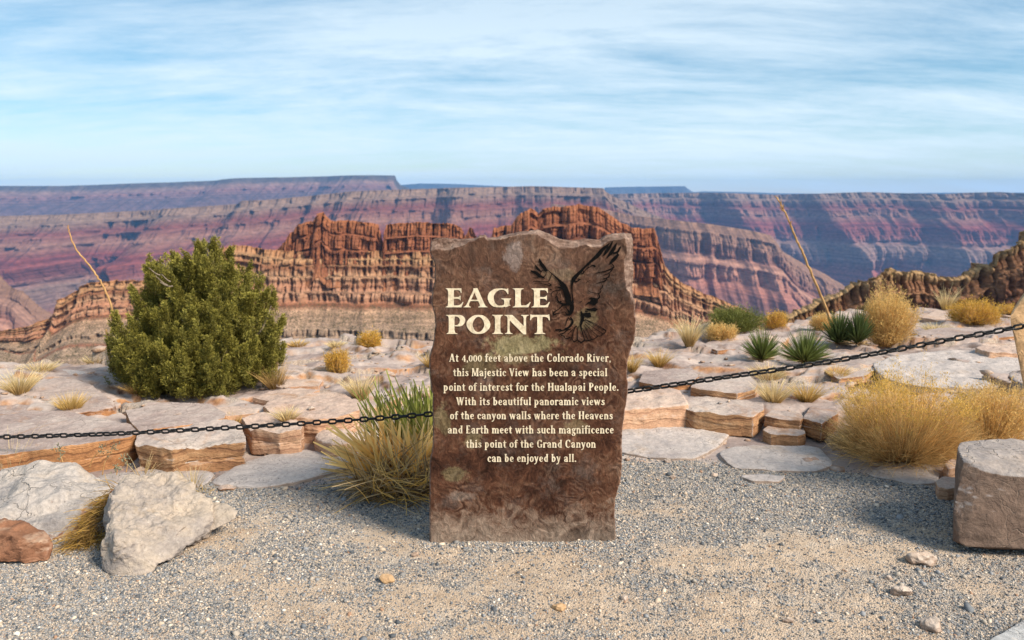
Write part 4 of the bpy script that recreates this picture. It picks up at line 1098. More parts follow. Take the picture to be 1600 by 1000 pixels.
def hull_planes(P):
    bm = bmesh.new()
    for p in P: bm.verts.new([float(c) for c in p])
    bmesh.ops.convex_hull(bm, input=bm.verts)
    bm.normal_update()
    out = []
    for f in bm.faces:
        n = np.array(f.normal); c = np.array(f.calc_center_median())
        if np.linalg.norm(n) > .5: out.append((*n, n @ c))
    bm.free()
    # merge coplanar
    res = []
    for q in out:
        q = np.array(q)
        if not any(np.dot(q[:3], r[:3]) > .999 and abs(q[3] - r[3]) < 1e-3 for r in res): res.append(q)
    return np.array(res)


def rock(name, pts, mat, label=None, cat='rock', group=None, sub=5, rough=.012, p=22, seed=0.0, strata=.0, fac=9.0, dents=0.0, loc=None):
    pts = np.array(pts, float)
    lo, hi = pts.min(0), pts.max(0)
    c = (lo + hi) / 2; S = np.maximum((hi - lo) / 2, 1e-3)
    Q = hull_planes((pts - c) / S)
    D, F = ico(sub)
    # crowd the directions towards the rim of flat pieces
    proj = D @ Q[:, :3].T
    inv = np.maximum(proj, 0) / np.maximum(Q[:, 3], .03)[None, :]
    r = (inv ** p).sum(1) ** (-1.0 / p)
    V = c + S * D * r[:, None]
    N = D / S; N /= np.linalg.norm(N, axis=1)[:, None]
    x, y, z = V[:, 0], V[:, 1], V[:, 2]
    k = fac
    d = rough * fbm(x * k, y * k, z * k + seed, 5, .55) + rough * .5 * ridged(x * k * .7 + seed, y * k * .7, z * k * .7, 3)
    if dents: d = d - dents * np.maximum(0, fbm(x * k * .45, y * k * .45, z * k * .45 + seed + 4, 3) - .1)
    V = V + N * d[:, None]
    if strata:
        q = fbm(x * 2.5, y * 2.5, 3 + seed, 2) * .6 + z * 34
        s = strata * (pn(q, 1.5 + seed, x * 1.2) + .6 * np.sign(pn(q * 1.9, 6.5, y)) * np.abs(pn(q * 1.9, 6.5, y)) ** .5)
        side = np.clip(1 - np.abs(N[:, 2]) * 1.1, 0, 1)
        nh = V - c; nh[:, 2] = 0; nh /= np.maximum(np.linalg.norm(nh, axis=1), 1e-6)[:, None]
        V = V + nh * (s * side)[:, None]
    base = (c[0], c[1], V[:, 2].min())
    o = mesh_obj(name, V, F, mat, loc=base)
    o.data.set_sharp_from_angle(angle=math.radians(32))
    return tag(o, label, cat, group, 'thing')


def slab(name, top, z, th, mat, label, group='stone slabs of the rim ledge', inset=.0, tilt=(0, 0), sub=6, rough=.005, strata=.007, seed=0.0, cat='rock slab', p=150, dents=0.012, bot_out=0.0):
    """top: outline of the upper face in photo pixels at height z; th: thickness"""
    T = np.array([on_z(a, b, z) for a, b in top])
    c = T.mean(0)
    T[:, 2] += (T[:, 0] - c[0]) * tilt[0] + (T[:, 1] - c[1]) * tilt[1]
    Bm = T.copy()
    Bm[:, :2] = c[:2] + (T[:, :2] - c[:2]) * (1 - inset)
    Bm[:, 1] -= bot_out
    Bm[:, 2] = T[:, 2] - th
    return rock(name, np.concatenate([T, Bm]), mat, label, cat, group, sub, rough, p, seed, strata, 8.0, dents)


G1 = 'stone slabs of the rim ledge'
# left bank
slab('rock_slab', [(-130, 700), (0, 712), (38, 701), (88, 700), (140, 691), (202, 683), (217, 676), (207, 664), (95, 641), (0, 655), (-140, 660)], .165, .19, M_LEDGE, 'long orange fronted slab under the left end of the chain, behind the grey boulder', seed=1, strata=.014, rough=.005, sub=7)
slab('rock_slab', [(210, 694), (217, 677), (282, 666), (352, 656), (376, 663), (385, 690), (340, 692), (268, 703)], .16, .18, M_SLAB, 'peach coloured block between the long orange slab and the stepped pink blocks', seed=2, strata=.01, rough=.012, inset=.06, dents=.03)
slab('rock_slab', [(204, 660), (196, 642), (262, 628), (330, 632), (354, 646), (350, 654), (280, 664), (218, 674)], .175, .09, M_LEDGE, 'thin grey topped slab lying behind the peach block', seed=3)
slab('rock_slab', [(378, 655), (412, 645), (456, 651), (474, 664), (470, 672), (436, 676), (392, 671)], .16, .15, M_PINK, 'pinkish stepped block with cracked front left of the dry yucca', seed=4, strata=.008, rough=.012, inset=.0, dents=.03)
slab('rock_slab', [(388, 676), (425, 676), (442, 690), (438, 694), (412, 694), (390, 688)], .06, .08, M_PINK, 'small low pink chunk wedged under the stepped block', seed=5, strata=.008)
slab('rock_slab', [(410, 634), (438, 617), (526, 613), (558, 625), (562, 640), (540, 650), (494, 655), (452, 652), (425, 644)], .17, .2, M_PINK, 'largest pink block, high and flat topped, above the left side of the chain', seed=6, strata=.012, rough=.012, inset=.03, dents=.02)
slab('rock_slab', [(490, 684), (498, 672), (526, 668), (553, 672), (556, 690), (520, 696)], .10, .12, M_PINK, 'rounded peach stone tucked in front of the largest pink block', seed=7, p=8, strata=.004, rough=.01)
slab('rock_slab', [(320, 753), (352, 733), (398, 712), (450, 702), (520, 699), (560, 702), (565, 722), (520, 738), (455, 754), (380, 762)], .022, .07, M_GREYSLAB, 'broad smooth grey slab sunk in the gravel left of the dry yucca', seed=8, strata=.0, p=10, rough=.006)
slab('rock_slab', [(150, 742), (210, 734), (300, 730), (340, 737), (318, 757), (240, 768), (160, 768)], .02, .06, M_GREYSLAB, 'flat speckled slab behind the two left boulders', seed=9, strata=0, p=10)
slab('rock_slab', [(-60, 738), (0, 736), (24, 741), (28, 750), (0, 760), (-60, 768)], .07, .09, M_SLAB, 'small pale slab at the left edge behind the grey boulder', seed=10, p=12)
slab('rock_slab', [(-60, 640), (-60, 610), (40, 600), (92, 591), (140, 598), (180, 624), (192, 634), (150, 640), (70, 648)], .155, .1, M_LEDGE, 'domed grey slab carrying the golden grass tuft on the left', seed=11, p=12, strata=.008, rough=.01, tilt=(0, .03))
slab('rock_slab', [(-70, 590), (30, 580), (110, 576), (140, 581), (120, 590), (40, 600), (-70, 606)], .12, .07, M_GREYSLAB, 'flat lilac grey slab at the far left rim', seed=12, p=12)
slab('rock_slab', [(270, 648), (300, 640), (372, 634), (405, 640), (400, 646), (340, 652)], .17, .06, M_PINK, 'thin rusty edged plate in front of the green juniper bush', seed=13, strata=.008)
slab('rock_slab', [(395, 622), (420, 612), (470, 606), (500, 610), (470, 620), (425, 628)], .16, .05, M_PINK, 'reddish plate right of the juniper foot', seed=14, strata=.008)
slab('rock_slab', [(415, 598), (450, 592), (505, 594), (498, 602), (440, 606)], .13, .06, M_PINK, 'low rusty ledge piece between the juniper and the pale grass tuft', seed=15, strata=.006)
slab('rock_slab', [(560, 560), (600, 548), (700, 546), (760, 552), (740, 566), (640, 574), (580, 572)], .0, .06, M_LEDGE, 'broad pale plate near the rim left of the sign', seed=16, p=12)
# right bank
slab('rock_slab', [(940, 640), (950, 612), (985, 607), (1058, 607), (1074, 622), (1076, 632), (1040, 634), (980, 634)], .155, .16, M_PINK, 'bright cream block beside the right edge of the sign', seed=20, rough=.01, inset=-.02, p=18, strata=.003, bot_out=.03)
slab('rock_slab', [(1064, 636), (1078, 620), (1120, 618), (1192, 630), (1194, 640), (1176, 652), (1130, 648), (1084, 642)], .13, .13, M_SLAB, 'long pinkish bench block next to the bright cream block', seed=21, strata=.006, rough=.008, bot_out=.02)
slab('rock_slab', [(1079, 605), (1090, 591), (1172, 588), (1184, 600), (1180, 608), (1152, 616), (1110, 611)], .17, .07, M_SLAB, 'flat plate with a dark broken edge behind the bench block', seed=22, strata=.012)
slab('rock_slab', [(998, 596), (1006, 580), (1080, 574), (1092, 588), (1076, 602), (1030, 604)], .15, .06, M_LEDGE, 'weathered flat plate behind the bright cream block', seed=23)
slab('rock_slab', [(1195, 650), (1206, 640), (1252, 646), (1256, 653), (1250, 658), (1210, 654)], .12, .07, M_SLAB, 'thin upper slab of the little pile beside the big straw coloured bush', seed=24, strata=.006)
slab('rock_slab', [(1192, 672), (1212, 656), (1256, 668), (1258, 678), (1246, 682), (1204, 678)], .06, .08, M_SLAB, 'wedge shaped block at the bottom of the pile beside the big straw bush', seed=25, strata=.006, bot_out=.01)
slab('rock_slab', [(1254, 652), (1268, 634), (1304, 634), (1310, 646), (1284, 662)], .13, .12, M_LEDGE, 'dark undercut block half behind the big straw bush', seed=26, strata=.01)
slab('rock_slab', [(950, 676), (975, 661), (1040, 656), (1098, 658), (1146, 674), (1130, 694), (1104, 712), (1060, 720), (1020, 716), (960, 706)], .009, .05, M_GREYSLAB, 'wide pale dusty slab right of the sign sinking into the gravel', seed=27, strata=0, p=10, rough=.008)
slab('rock_slab', [(1120, 706), (1150, 696), (1210, 700), (1278, 696), (1306, 724), (1280, 736), (1220, 736), (1146, 730)], .010, .05, M_GREYSLAB, 'cracked speckled grey slab in the gravel before the big straw bush', seed=28, strata=0, p=12, rough=.006)
slab('rock_slab', [(1156, 744), (1190, 739), (1228, 744), (1218, 752), (1176, 752)], .008, .03, M_GREYSLAB, 'small sliver of grey slab showing through the gravel', seed=29, strata=0, p=10, sub=5)
slab('rock_slab', [(1352, 740), (1376, 724), (1434, 717), (1472, 736), (1462, 756), (1420, 756), (1376, 746)], .011, .05, M_GREYSLAB, 'rounded pale slab between the big straw bush and the brown boulder', seed=30, strata=0, p=9, rough=.005)
slab('rock_slab', [(1462, 752), (1474, 744), (1500, 746), (1504, 760), (1482, 764), (1466, 762)], .07, .08, M_PINK, 'fist sized layered stone leaning by the brown boulder', seed=31, strata=.008, sub=5, inset=.1)
slab('rock_slab', [(1474, 724), (1486, 716), (1500, 718), (1500, 728), (1482, 732)], .07, .08, M_PINK, 'little pink stone at the foot of the big straw bush', seed=32, sub=5, p=9)
slab('rock_slab', [(1360, 566), (1400, 555), (1500, 545), (1620, 558), (1640, 590), (1560, 606), (1450, 606), (1380, 592)], .13, .07, M_GREYSLAB, 'very large smooth lilac slab behind the second straw bush', seed=33, strata=.004, p=16, rough=.01, sub=7)
slab('rock_slab', [(1524, 545), (1540, 537), (1600, 536), (1640, 544), (1600, 552), (1545, 552)], .17, .09, M_PINK, 'rough layered rock outcrop beside the tan stone post', seed=34, strata=.016, rough=.014)
slab('rock_slab', [(1572, 582), (1590, 576), (1640, 580), (1640, 596), (1590, 598)], .2, .12, M_LEDGE, 'dark rounded rock at the foot of the tan stone post', seed=35, p=8)
slab('rock_slab', [(1290, 580), (1330, 556), (1372, 552), (1390, 566), (1350, 588), (1310, 592)], .11, .06, M_SLAB, 'tilted pale plate between the far dark yuccas and the lilac slab', seed=36)
slab('rock_slab', [(1420, 520), (1470, 512), (1580, 512), (1640, 520), (1560, 528), (1470, 528)], .02, .06, M_LEDGE, 'long thin plate with a dark edge below the bright yellow bush', seed=37, strata=.008)
slab('rock_slab', [(1096, 538), (1140, 524), (1180, 520), (1190, 528), (1170, 544), (1120, 548)], .02, .05, M_LEDGE, 'pale sloping plate left of the nearer green yuccas', seed=38)
slab('rock_slab', [(1438, 496), (1460, 486), (1500, 484), (1508, 494), (1470, 502)], -.1, .08, M_PINK, 'jagged pinkish rock on the rim left of the bright yellow bush', seed=39, rough=.012, strata=.01, sub=5)
slab('rock_slab', [(1560, 492), (1575, 482), (1620, 480), (1630, 492), (1590, 498)], -.1, .1, M_PINK, 'pale broken rock on the rim right of the bright yellow bush', seed=40, rough=.012, strata=.01, sub=5)

# boulders
M_RUST = rock_material('rusty_boulder_rock', [(0.13, 0.06, 0.035), (0.22, 0.105, 0.06), (0.30, 0.155, 0.09), (0.42, 0.28, 0.19)], [(0.10, 0.045, 0.026), (0.19, 0.088, 0.05), (0.27, 0.135, 0.08), (0.40, 0.26, 0.175)], strata=.5, stain=(0.46, 0.35, 0.26))
def pz(*a): return [on_z(x, y, z) for x, y, z in a]
def py_(*a): return [on_y(x, y, Y) for x, y, Y in a]


rock('boulder', py_((-60, 792, 3.5), (-20, 790, 3.5), (30, 745, 3.72), (45, 722, 3.84), (75, 718, 3.9), (112, 722, 3.9), (160, 744, 3.85), (186, 762, 3.8), (182, 790, 3.72), (150, 820, 3.62), (112, 820, 3.5), (100, 866, 3.38), (40, 872, 3.32), (-60, 868, 3.3), (95, 806, 3.4), (-10, 806, 3.36),
              (-60, 760, 4.1), (100, 740, 4.3), (170, 770, 4.1), (140, 850, 3.7)), M_BLUEGREY, 'pale blue grey boulder at the left edge, largest of the left boulders', 'boulder', sub=7, rough=.022, p=30, seed=3.0, fac=6, dents=.07)
rock('boulder', py_((-70, 830, 3.24), (-20, 812, 3.28), (30, 816, 3.27), (70, 832, 3.25), (84, 850, 3.22), (78, 868, 3.18), (20, 874, 3.14), (-70, 874, 3.14), (0, 836, 3.17), (50, 845, 3.17), (40, 840, 3.5), (-60, 840, 3.5)), M_RUST,
     'rusty brown block jutting out under the pale blue grey boulder', 'boulder', sub=6, rough=.022, p=70, seed=4.4, fac=9, dents=.07)
rock('boulder', py_((156, 900, 3.06), (160, 850, 3.1), (172, 790, 3.28), (190, 755, 3.5), (230, 742, 3.62), (290, 748, 3.62), (318, 780, 3.5), (335, 800, 3.42), (300, 846, 3.26), (278, 860, 3.16), (240, 890, 3.06), (205, 910, 3.02), (170, 908, 3.03), (185, 850, 3.05), (290, 850, 3.2),
              (330, 830, 3.4), (250, 760, 3.8), (180, 800, 3.6)), M_TANBOULDER, 'tan and grey weathered boulder leaning on the gravel, second from the left', 'boulder', sub=7, rough=.028, p=36, seed=5.5, fac=8, dents=.07)
rock('boulder', py_((310, 800, 3.44), (330, 784, 3.5), (358, 786, 3.46), (374, 800, 3.42), (366, 814, 3.38), (335, 822, 3.36), (318, 836, 3.34), (308, 822, 3.38), (340, 800, 3.6)), M_TANBOULDER, 'small smooth pale stone against the right foot of the tan boulder', 'boulder', sub=5, rough=.006, p=9, seed=7.5)
rock('boulder', py_((1488, 846, 3.26), (1489, 800, 3.26), (1496, 700, 3.5), (1500, 695, 3.56), (1512, 690, 3.6), (1545, 687, 3.62), (1620, 690, 3.65), (1700, 700, 3.7), (1505, 720, 3.33), (1540, 738, 3.27), (1560, 752, 3.25), (1610, 748, 3.23), (1700, 745, 3.22), (1500, 850, 3.2), (1510, 856, 3.19), (1600, 858, 3.17), (1720, 860, 3.16),
              (1720, 860, 3.7), (1495, 830, 3.75)), M_BROWNBOULDER, 'big squared brown boulder with a pale veined top at the right edge', 'boulder', sub=7, rough=.008, p=160, seed=9.5, fac=7, dents=.02)
rock('stone_post', py_((1601, 458, 3.62), (1596, 470, 3.62), (1576, 492, 3.6), (1579, 500, 3.6), (1586, 512, 3.62), (1588, 545, 3.62), (1597, 585, 3.62), (1605, 640, 3.62), (1640, 780, 3.62), (1720, 795, 3.6), (1720, 440, 3.62), (1640, 440, 3.62), (1601, 458, 3.78), (1580, 494, 3.78), (1590, 545, 3.78),
                  (1640, 770, 3.8), (1720, 780, 3.8), (1720, 440, 3.8)), M_POST, 'tan sandstone post cut by the right edge, behind the end of the chain', 'post', sub=6, rough=.008, p=60, seed=2.2)
# kerb corner, bottom right
kb = on_z(np.array([1540, 1600, 1660, 1760, 1700]), np.array([1003, 968, 935, 1010, 1060]), .02)
kbv = np.concatenate([kb, kb - np.array([0, 0, .12])])
kbo = rock('kerb_stone', kbv, M_KERB, 'corner of a smooth grey paving slab at the bottom right corner', 'paving slab', sub=6, rough=.001, p=60)

# loose stones one could pick up
_lr = np.random.RandomState(8)
LOOSE = [((1412, 878), (1465, 878), 22, 'flat tan stone on the gravel in front of the brown boulder', M_STONE), ((1391, 931), (1430, 930), 16, 'half buried pale stone left of the lowest loose stones', M_STONE), ((1436, 984), (1475, 982), 24, 'knobbly pale stone near the bottom right corner', M_STONE),
         ((968, 937), (984, 937), 9, 'small purple grey pebble right below the sign foot', M_STONE), ((339, 766), (371, 764), 10, 'thin reddish flake on the gravel right of the tan boulder', M_PINK), ((1110, 744), (1124, 744), 6, 'little dark pebble before the cracked speckled slab', M_STONE),
         ((1221, 972), (1241, 972), 10, 'pale pebble near the bottom edge right of centre', M_STONE), ((1380, 905), (1396, 905), 7, 'dull tan pebble between two flat tan stones', M_STONE), ((590, 908), (620, 908), 12, 'sandy clod left below the sign foot', M_POST), ((640, 868), (656, 868), 9, 'cream pebble by the lower left corner of the sign', M_STONE),
         ((860, 952), (886, 950), 8, 'tan flat pebble under the middle of the sign', M_POST), ((1036, 722), (1052, 722), 7, 'dark pebble on the edge of the pale dusty slab', M_STONE), ((1046, 748), (1058, 748), 7, 'white pebble right of the sign in grey gravel', M_STONE), ((1218, 692), (1228, 692), 6, 'dark chip on the grit behind the cracked slab', M_STONE),
         ((480, 640), (492, 640), 6, 'tiny chip on top of the largest pink block', M_STONE), ((1120, 632), (1130, 632), 5, 'dark chip lying on the pinkish bench block', M_BROWNBOULDER), ((1135, 628), (1141, 628), 5, 'white chip lying on the pinkish bench block', M_STONE)]
for (a, b, hgt_, lab, mt) in LOOSE:
    pa, pb = on_ground(*a), on_ground(*b)
    zt = 0.0
    if 'block' in lab: pa, pb = on_z(*a, .17 if 'largest' in lab else .13), on_z(*b, .17 if 'largest' in lab else .13)
    wd = np.linalg.norm(pb - pa); hh = hgt_ * depth(pa) / 1200
    c = (pa + pb) / 2
    P = []
    for k in range(14):
        q = _lr.normal(size=3); q /= np.linalg.norm(q)
        P.append(c + q * np.array([wd * .5, wd * .38, hh * .6]) + np.array([0, 0, hh * .3]))
    rock('loose_stone', P, mt, lab, 'stone', 'loose stones on the gravel', sub=4, rough=.06 * wd, p=12, seed=k + hgt_, fac=3.0 / wd)

# gravel: uncountable, one object
def build_gravel():
    r = np.random.RandomState(3)
    n = 560000
    # denser near the camera: sample pixels, then unproject to the apron
    px = r.uniform(-160, 1760, n); py = 700 + 340 * r.uniform(0, 1, n) ** 1.05
    far_ = r.uniform(0, 1, n) < .2
    px = np.where(far_, r.uniform(-900, 2500, n), px); py = np.where(far_, 700 + 600 * r.uniform(0, 1, n), py)
    d = ray(px, py)
    t_ = -CAMH / d[:, 2]
    x, y = d[:, 0] * t_, d[:, 1] * t_
    yb = np.interp(x, bnd[:, 0], bnd[:, 1])
    nbn = 0.16 * fbm(x * 2.2, y * 2.2, 1.0, 4)
    inside = sstep(.25, -.08, y - yb + nbn)
    pxb, pyb = px, py
    # sandy bare patches: bottom middle and right, grey gravel elsewhere
    bare_ = bare(x, y)
    keep = inside * (0.16 + 0.84 * sstep(.75, -.4, bare_))
    m_ = r.uniform(0, 1, n) < keep
    x, y = x[m_], y[m_]
    # scattered coarser grit further back on the ledges
    n2_ = 9000
    px2 = r.uniform(0, 1600, n2_); py2 = r.uniform(600, 770, n2_)
    q = on_z(px2, py2, .1)
    gx, gy = q[:, 0], q[:, 1]
    _, rk, so = ground_z(gx, gy, True)
    m2 = r.uniform(0, 1, n2_) < np.clip(so * 1.2, 0, 1) * .7
    # stones swept against the foot of the sign
    nb3 = 2600
    fx = r.uniform(-.42, .52, nb3); fy = 3.30 - np.abs(r.normal(0, .035, nb3)) + .01
    x = np.concatenate([x, gx[m2], fx]); y = np.concatenate([y, gy[m2], fy])
    z = ground_z(x, y)
    n = len(x)
    size = np.exp(r.normal(math.log(.0029), .38, n)) * (0.85 + 0.12 * (y - 2.5))
    size = np.where(r.uniform(0, 1, n) < .012, size * 2.2, size)
    size = np.clip(size, .002, .02)
    # unit pebbles
    bases = []
    bm = bmesh.new(); bmesh.ops.create_icosphere(bm, subdivisions=1, radius=1)
    bv = np.array([v.co[:] for v in bm.verts]); bf = np.array([[v.index for v in f.verts] for f in bm.faces]); bm.free()
    for k in range(10):
        s = bv * (1 + r.uniform(-.28, .28, (len(bv), 1)))
        bases.append(s)
    bases = np.array(bases)
    nv = bv.shape[0]
    kk = r.randint(0, 10, n)
    sc = np.stack([r.uniform(.8, 1.4, n), r.uniform(.7, 1.1, n), r.uniform(.45, .85, n)], -1) * size[:, None]
    a = r.uniform(0, 6.28, n); tl = r.normal(0, .3, n)
    ca, sa2 = np.cos(a), np.sin(a)
    L = bases[kk] * sc[:, None, :]
    Z1 = L[..., 2] + L[..., 0] * np.sin(tl)[:, None]
    X1 = L[..., 0] * ca[:, None] - L[..., 1] * sa2[:, None]
    Y1 = L[..., 0] * sa2[:, None] + L[..., 1] * ca[:, None]
    V = np.stack([X1 + x[:, None], Y1 + y[:, None], Z1 + (z + sc[:, 2] * .35)[:, None]], -1).reshape(-1, 3)
    F = (bf[None] + (np.arange(n) * nv)[:, None, None]).reshape(-1, 3)
    tint = np.repeat(r.uniform(0, 1, n), nv)
    m, t = material('gravel_stone')
    at = t.n('ShaderNodeAttribute', attribute_name='tint').outputs['Fac']
    P = t.n('ShaderNodeNewGeometry').outputs['Position']
    c = t.ramp(at, [(0.0, (0.085, 0.093, 0.103)), (0.15, (0.16, 0.17, 0.182)), (0.34, (0.26, 0.265, 0.275)), (0.52, (0.22, 0.21, 0.20)), (0.62, (0.38, 0.33, 0.275)), (0.78, (0.49, 0.39, 0.295)), (0.91, (0.62, 0.51, 0.40)), (0.96, (0.33, 0.2, 0.13)), (0.98, (0.66, 0.60, 0.52))], 'CONSTANT')
    c = t.mix(0.5, c, t.ramp(t.noise(P, 240.0, 3, 0.6), [(0.3, 0.6), (0.7, 1.4)]), 'MULTIPLY')
    finish(m, t, c, 0.85, None, spec=.25)
    o = mesh_obj('gravel', V, F, m, smooth=False, attrs={'tint': tint})
    tag(o, 'blue grey and tan gravel scattered over the sandy apron', 'gravel', kind='stuff')


build_gravel()


def build_rubble():
    r = np.random.RandomState(77)
    n = 2600
    px = r.uniform(-40, 1640, n); py = r.uniform(505, 720, n)
    q = on_z(px, py, .1); XX, YY = q[:, 0], q[:, 1]
    Zg, Rg, Sg = ground_z(XX, YY, True)
    NB = fbm(XX * 1.1, YY * 1.6, 40.0, 3)
    V, F, b = [], [], 0
    bv, bf = ico(1)
    for i in range(n):
        x, y = XX[i], YY[i]
        if y > np.interp(x, rim[:, 0], rim[:, 1]) - .15: continue
        z, rk, so = Zg[i:i + 1], Rg[i:i + 1], Sg[i:i + 1]
        if rk[0] < .5 or r.uniform() > .10 + .75 * so[0] + .5 * (NB[i] > .25): continue
        s = min(.010 * math.exp(abs(r.normal(0, .75))), .055)
        P = bv * (1 + r.uniform(-.35, .35, (len(bv), 1))) * s * np.array([r.uniform(.9, 1.6), r.uniform(.7, 1.1), r.uniform(.3, .7)])
        a = r.uniform(0, 6.28); c_, s_ = math.cos(a), math.sin(a)
        P = np.stack([P[:, 0] * c_ - P[:, 1] * s_ + x, P[:, 0] * s_ + P[:, 1] * c_ + y, P[:, 2] + z[0] + s * .15], -1)
        V.append(P); F.append(bf + b); b += len(P)
    o = mesh_obj('rubble', np.concatenate(V), np.concatenate(F), M_RUBBLE, smooth=False)
    tag(o, 'small broken rock chips strewn over the limestone ledges', 'rubble', kind='stuff')
    print('rubble', len(V))


M_RUBBLE = rock_material('rubble_rock', [(0.24, 0.17, 0.14), (0.36, 0.27, 0.22), (0.46, 0.36, 0.29), (0.55, 0.45, 0.37)], [(0.14, 0.075, 0.045), (0.32, 0.19, 0.12), (0.42, 0.28, 0.19), (0.50, 0.38, 0.29)], nscale=2.5)
build_rubble()

# ------------------------------------------------------------------ the chain
CH_PX = [(-60, 684), (0, 683), (100, 680.5), (200, 677), (300, 671.5), (400, 666), (500, 660), (600, 653), (675, 647), (830, 631.5), (985, 611), (1080, 597), (1138, 588.5), (1220, 577), (1281, 567.5), (1346, 556.5), (1405, 545.5), (1470, 532.5), (1551, 519), (1600, 509), (1660, 497)]
cp = np.array(CH_PX, float)
pxs = np.linspace(-60, 1660, 900)
pys = np.interp(pxs, cp[:, 0], cp[:, 1])
ker = np.ones(61) / 61
pys = np.convolve(np.pad(pys, 30, mode='reflect', reflect_type='odd'), ker, 'valid')
Yc = np.interp(pxs, [-60, 640, 1660], [4.12, 3.80, 3.46])
CC = on_y(pxs, pys, Yc)
cl_ = np.concatenate([[0], np.cumsum(np.linalg.norm(np.diff(CC, axis=0), axis=1))])
PITCH_L = .0428
WIRE = .0054
nl = int(cl_[-1] / PITCH_L)


def link_mesh(nseg=44, nring=8):
    # stadium ring in the local XZ plane, length along X
    hl, hw = PITCH_L / 2 + WIRE * .9, .0155
    rr = hw - WIRE; st = hl - WIRE - rr
    pts = []
    per = 4 * st + 2 * math.pi * rr
    for k in range(nseg):
        s = per * k / nseg
        if s < 2 * st: pts.append((-st + s, rr, 0, 1))
        elif s < 2 * st + math.pi * rr:
            a = math.pi / 2 - (s - 2 * st) / rr; pts.append((st + rr * math.cos(a), rr * math.sin(a), math.cos(a), math.sin(a)))
        elif s < 4 * st + math.pi * rr: pts.append((st - (s - 2 * st - math.pi * rr), -rr, 0, -1))
        else:
            a = -math.pi / 2 - (s - 4 * st - math.pi * rr) / rr; pts.append((-st + rr * math.cos(a), rr * math.sin(a), math.cos(a), math.sin(a)))
    V = []
    for (x, z, nx, nz_) in pts:
        for j in range(nring):
            b = 2 * math.pi * j / nring
            V.append((x + WIRE * math.cos(b) * nx, WIRE * math.sin(b), z + WIRE * math.cos(b) * nz_))
    F = [(i * nring + j, ((i + 1) % nseg) * nring + j, ((i + 1) % nseg) * nring + (j + 1) % nring, i * nring + (j + 1) % nring) for i in range(nseg) for j in range(nring)]
    return np.array(V), F


m_ch, t = material('black_chain_iron')
P = t.n('ShaderNodeNewGeometry').outputs['Position']
nn = t.noise(P, 160.0, 4, 0.6)
finish(m_ch, t, t.ramp(nn, [(0.35, (0.004, 0.004, 0.0045)), (0.65, (0.012, 0.011, 0.011))]), 0.5, nn, 0.4, 0.001, 0.3)
LV, LF = link_mesh()
me_link = bpy.data.meshes.new('link')
me_link.from_pydata(LV.tolist(), [], LF); me_link.update()
me_link.polygons.foreach_set('use_smooth', np.ones(len(me_link.polygons), bool))
me_link.materials.append(m_ch)
mid = CC[450]
CHAIN = empty('chain', (mid[0], mid[1], 0.0))
tag(CHAIN, 'black iron link chain slung across the view behind the sign', 'chain')
from mathutils import Matrix
hidV, hidF, hb, npart = [], [], 0, 0
_cr = random.Random(4)
tw = 0.0
for k in range(nl):
    s0 = (k + .5) * PITCH_L
    p = np.array([np.interp(s0, cl_, CC[:, j]) for j in range(3)])
    q = np.array([np.interp(s0 + .01, cl_, CC[:, j]) for j in range(3)])
    dx = Vector(q - p).normalized()
    up = Vector((0, 0, 1)); side = dx.cross(up).normalized(); up = side.cross(dx).normalized()
    tw += _cr.uniform(-.16, .16); tw *= .9
    ang = (math.pi / 2 if k % 2 else 0.0) + tw + _cr.uniform(-.12, .12) + .12
    z_ = up * math.cos(ang) + side * math.sin(ang)
    y_ = z_.cross(dx)
    R = Matrix((dx, y_, z_)).transposed()
    pxk, pyk = to_px(*p)
    if (-6 < pxk < 672 or 988 < pxk < 1606) and npart < 100:
        o = bpy.data.objects.new('link', me_link)
        COL.objects.link(o); o.parent = CHAIN
        o.matrix_local = Matrix.Translation(Vector(p) - CHAIN.location) @ R.to_4x4()
        npart += 1
    else:
        Vw = LV @ np.array(R).T + p
        hidV.append(Vw); hidF += [tuple(i + hb for i in f) for f in LF]; hb += len(LV)
o = mesh_obj('link_run', np.concatenate(hidV), hidF, m_ch, parent=CHAIN)
o['kind'] = 'stuff'
print('links', nl, 'as parts', npart)
# ------------------------------------------------------------------ plants
def nrm(v): return v / np.maximum(np.linalg.norm(v, axis=-1, keepdims=True), 1e-9)


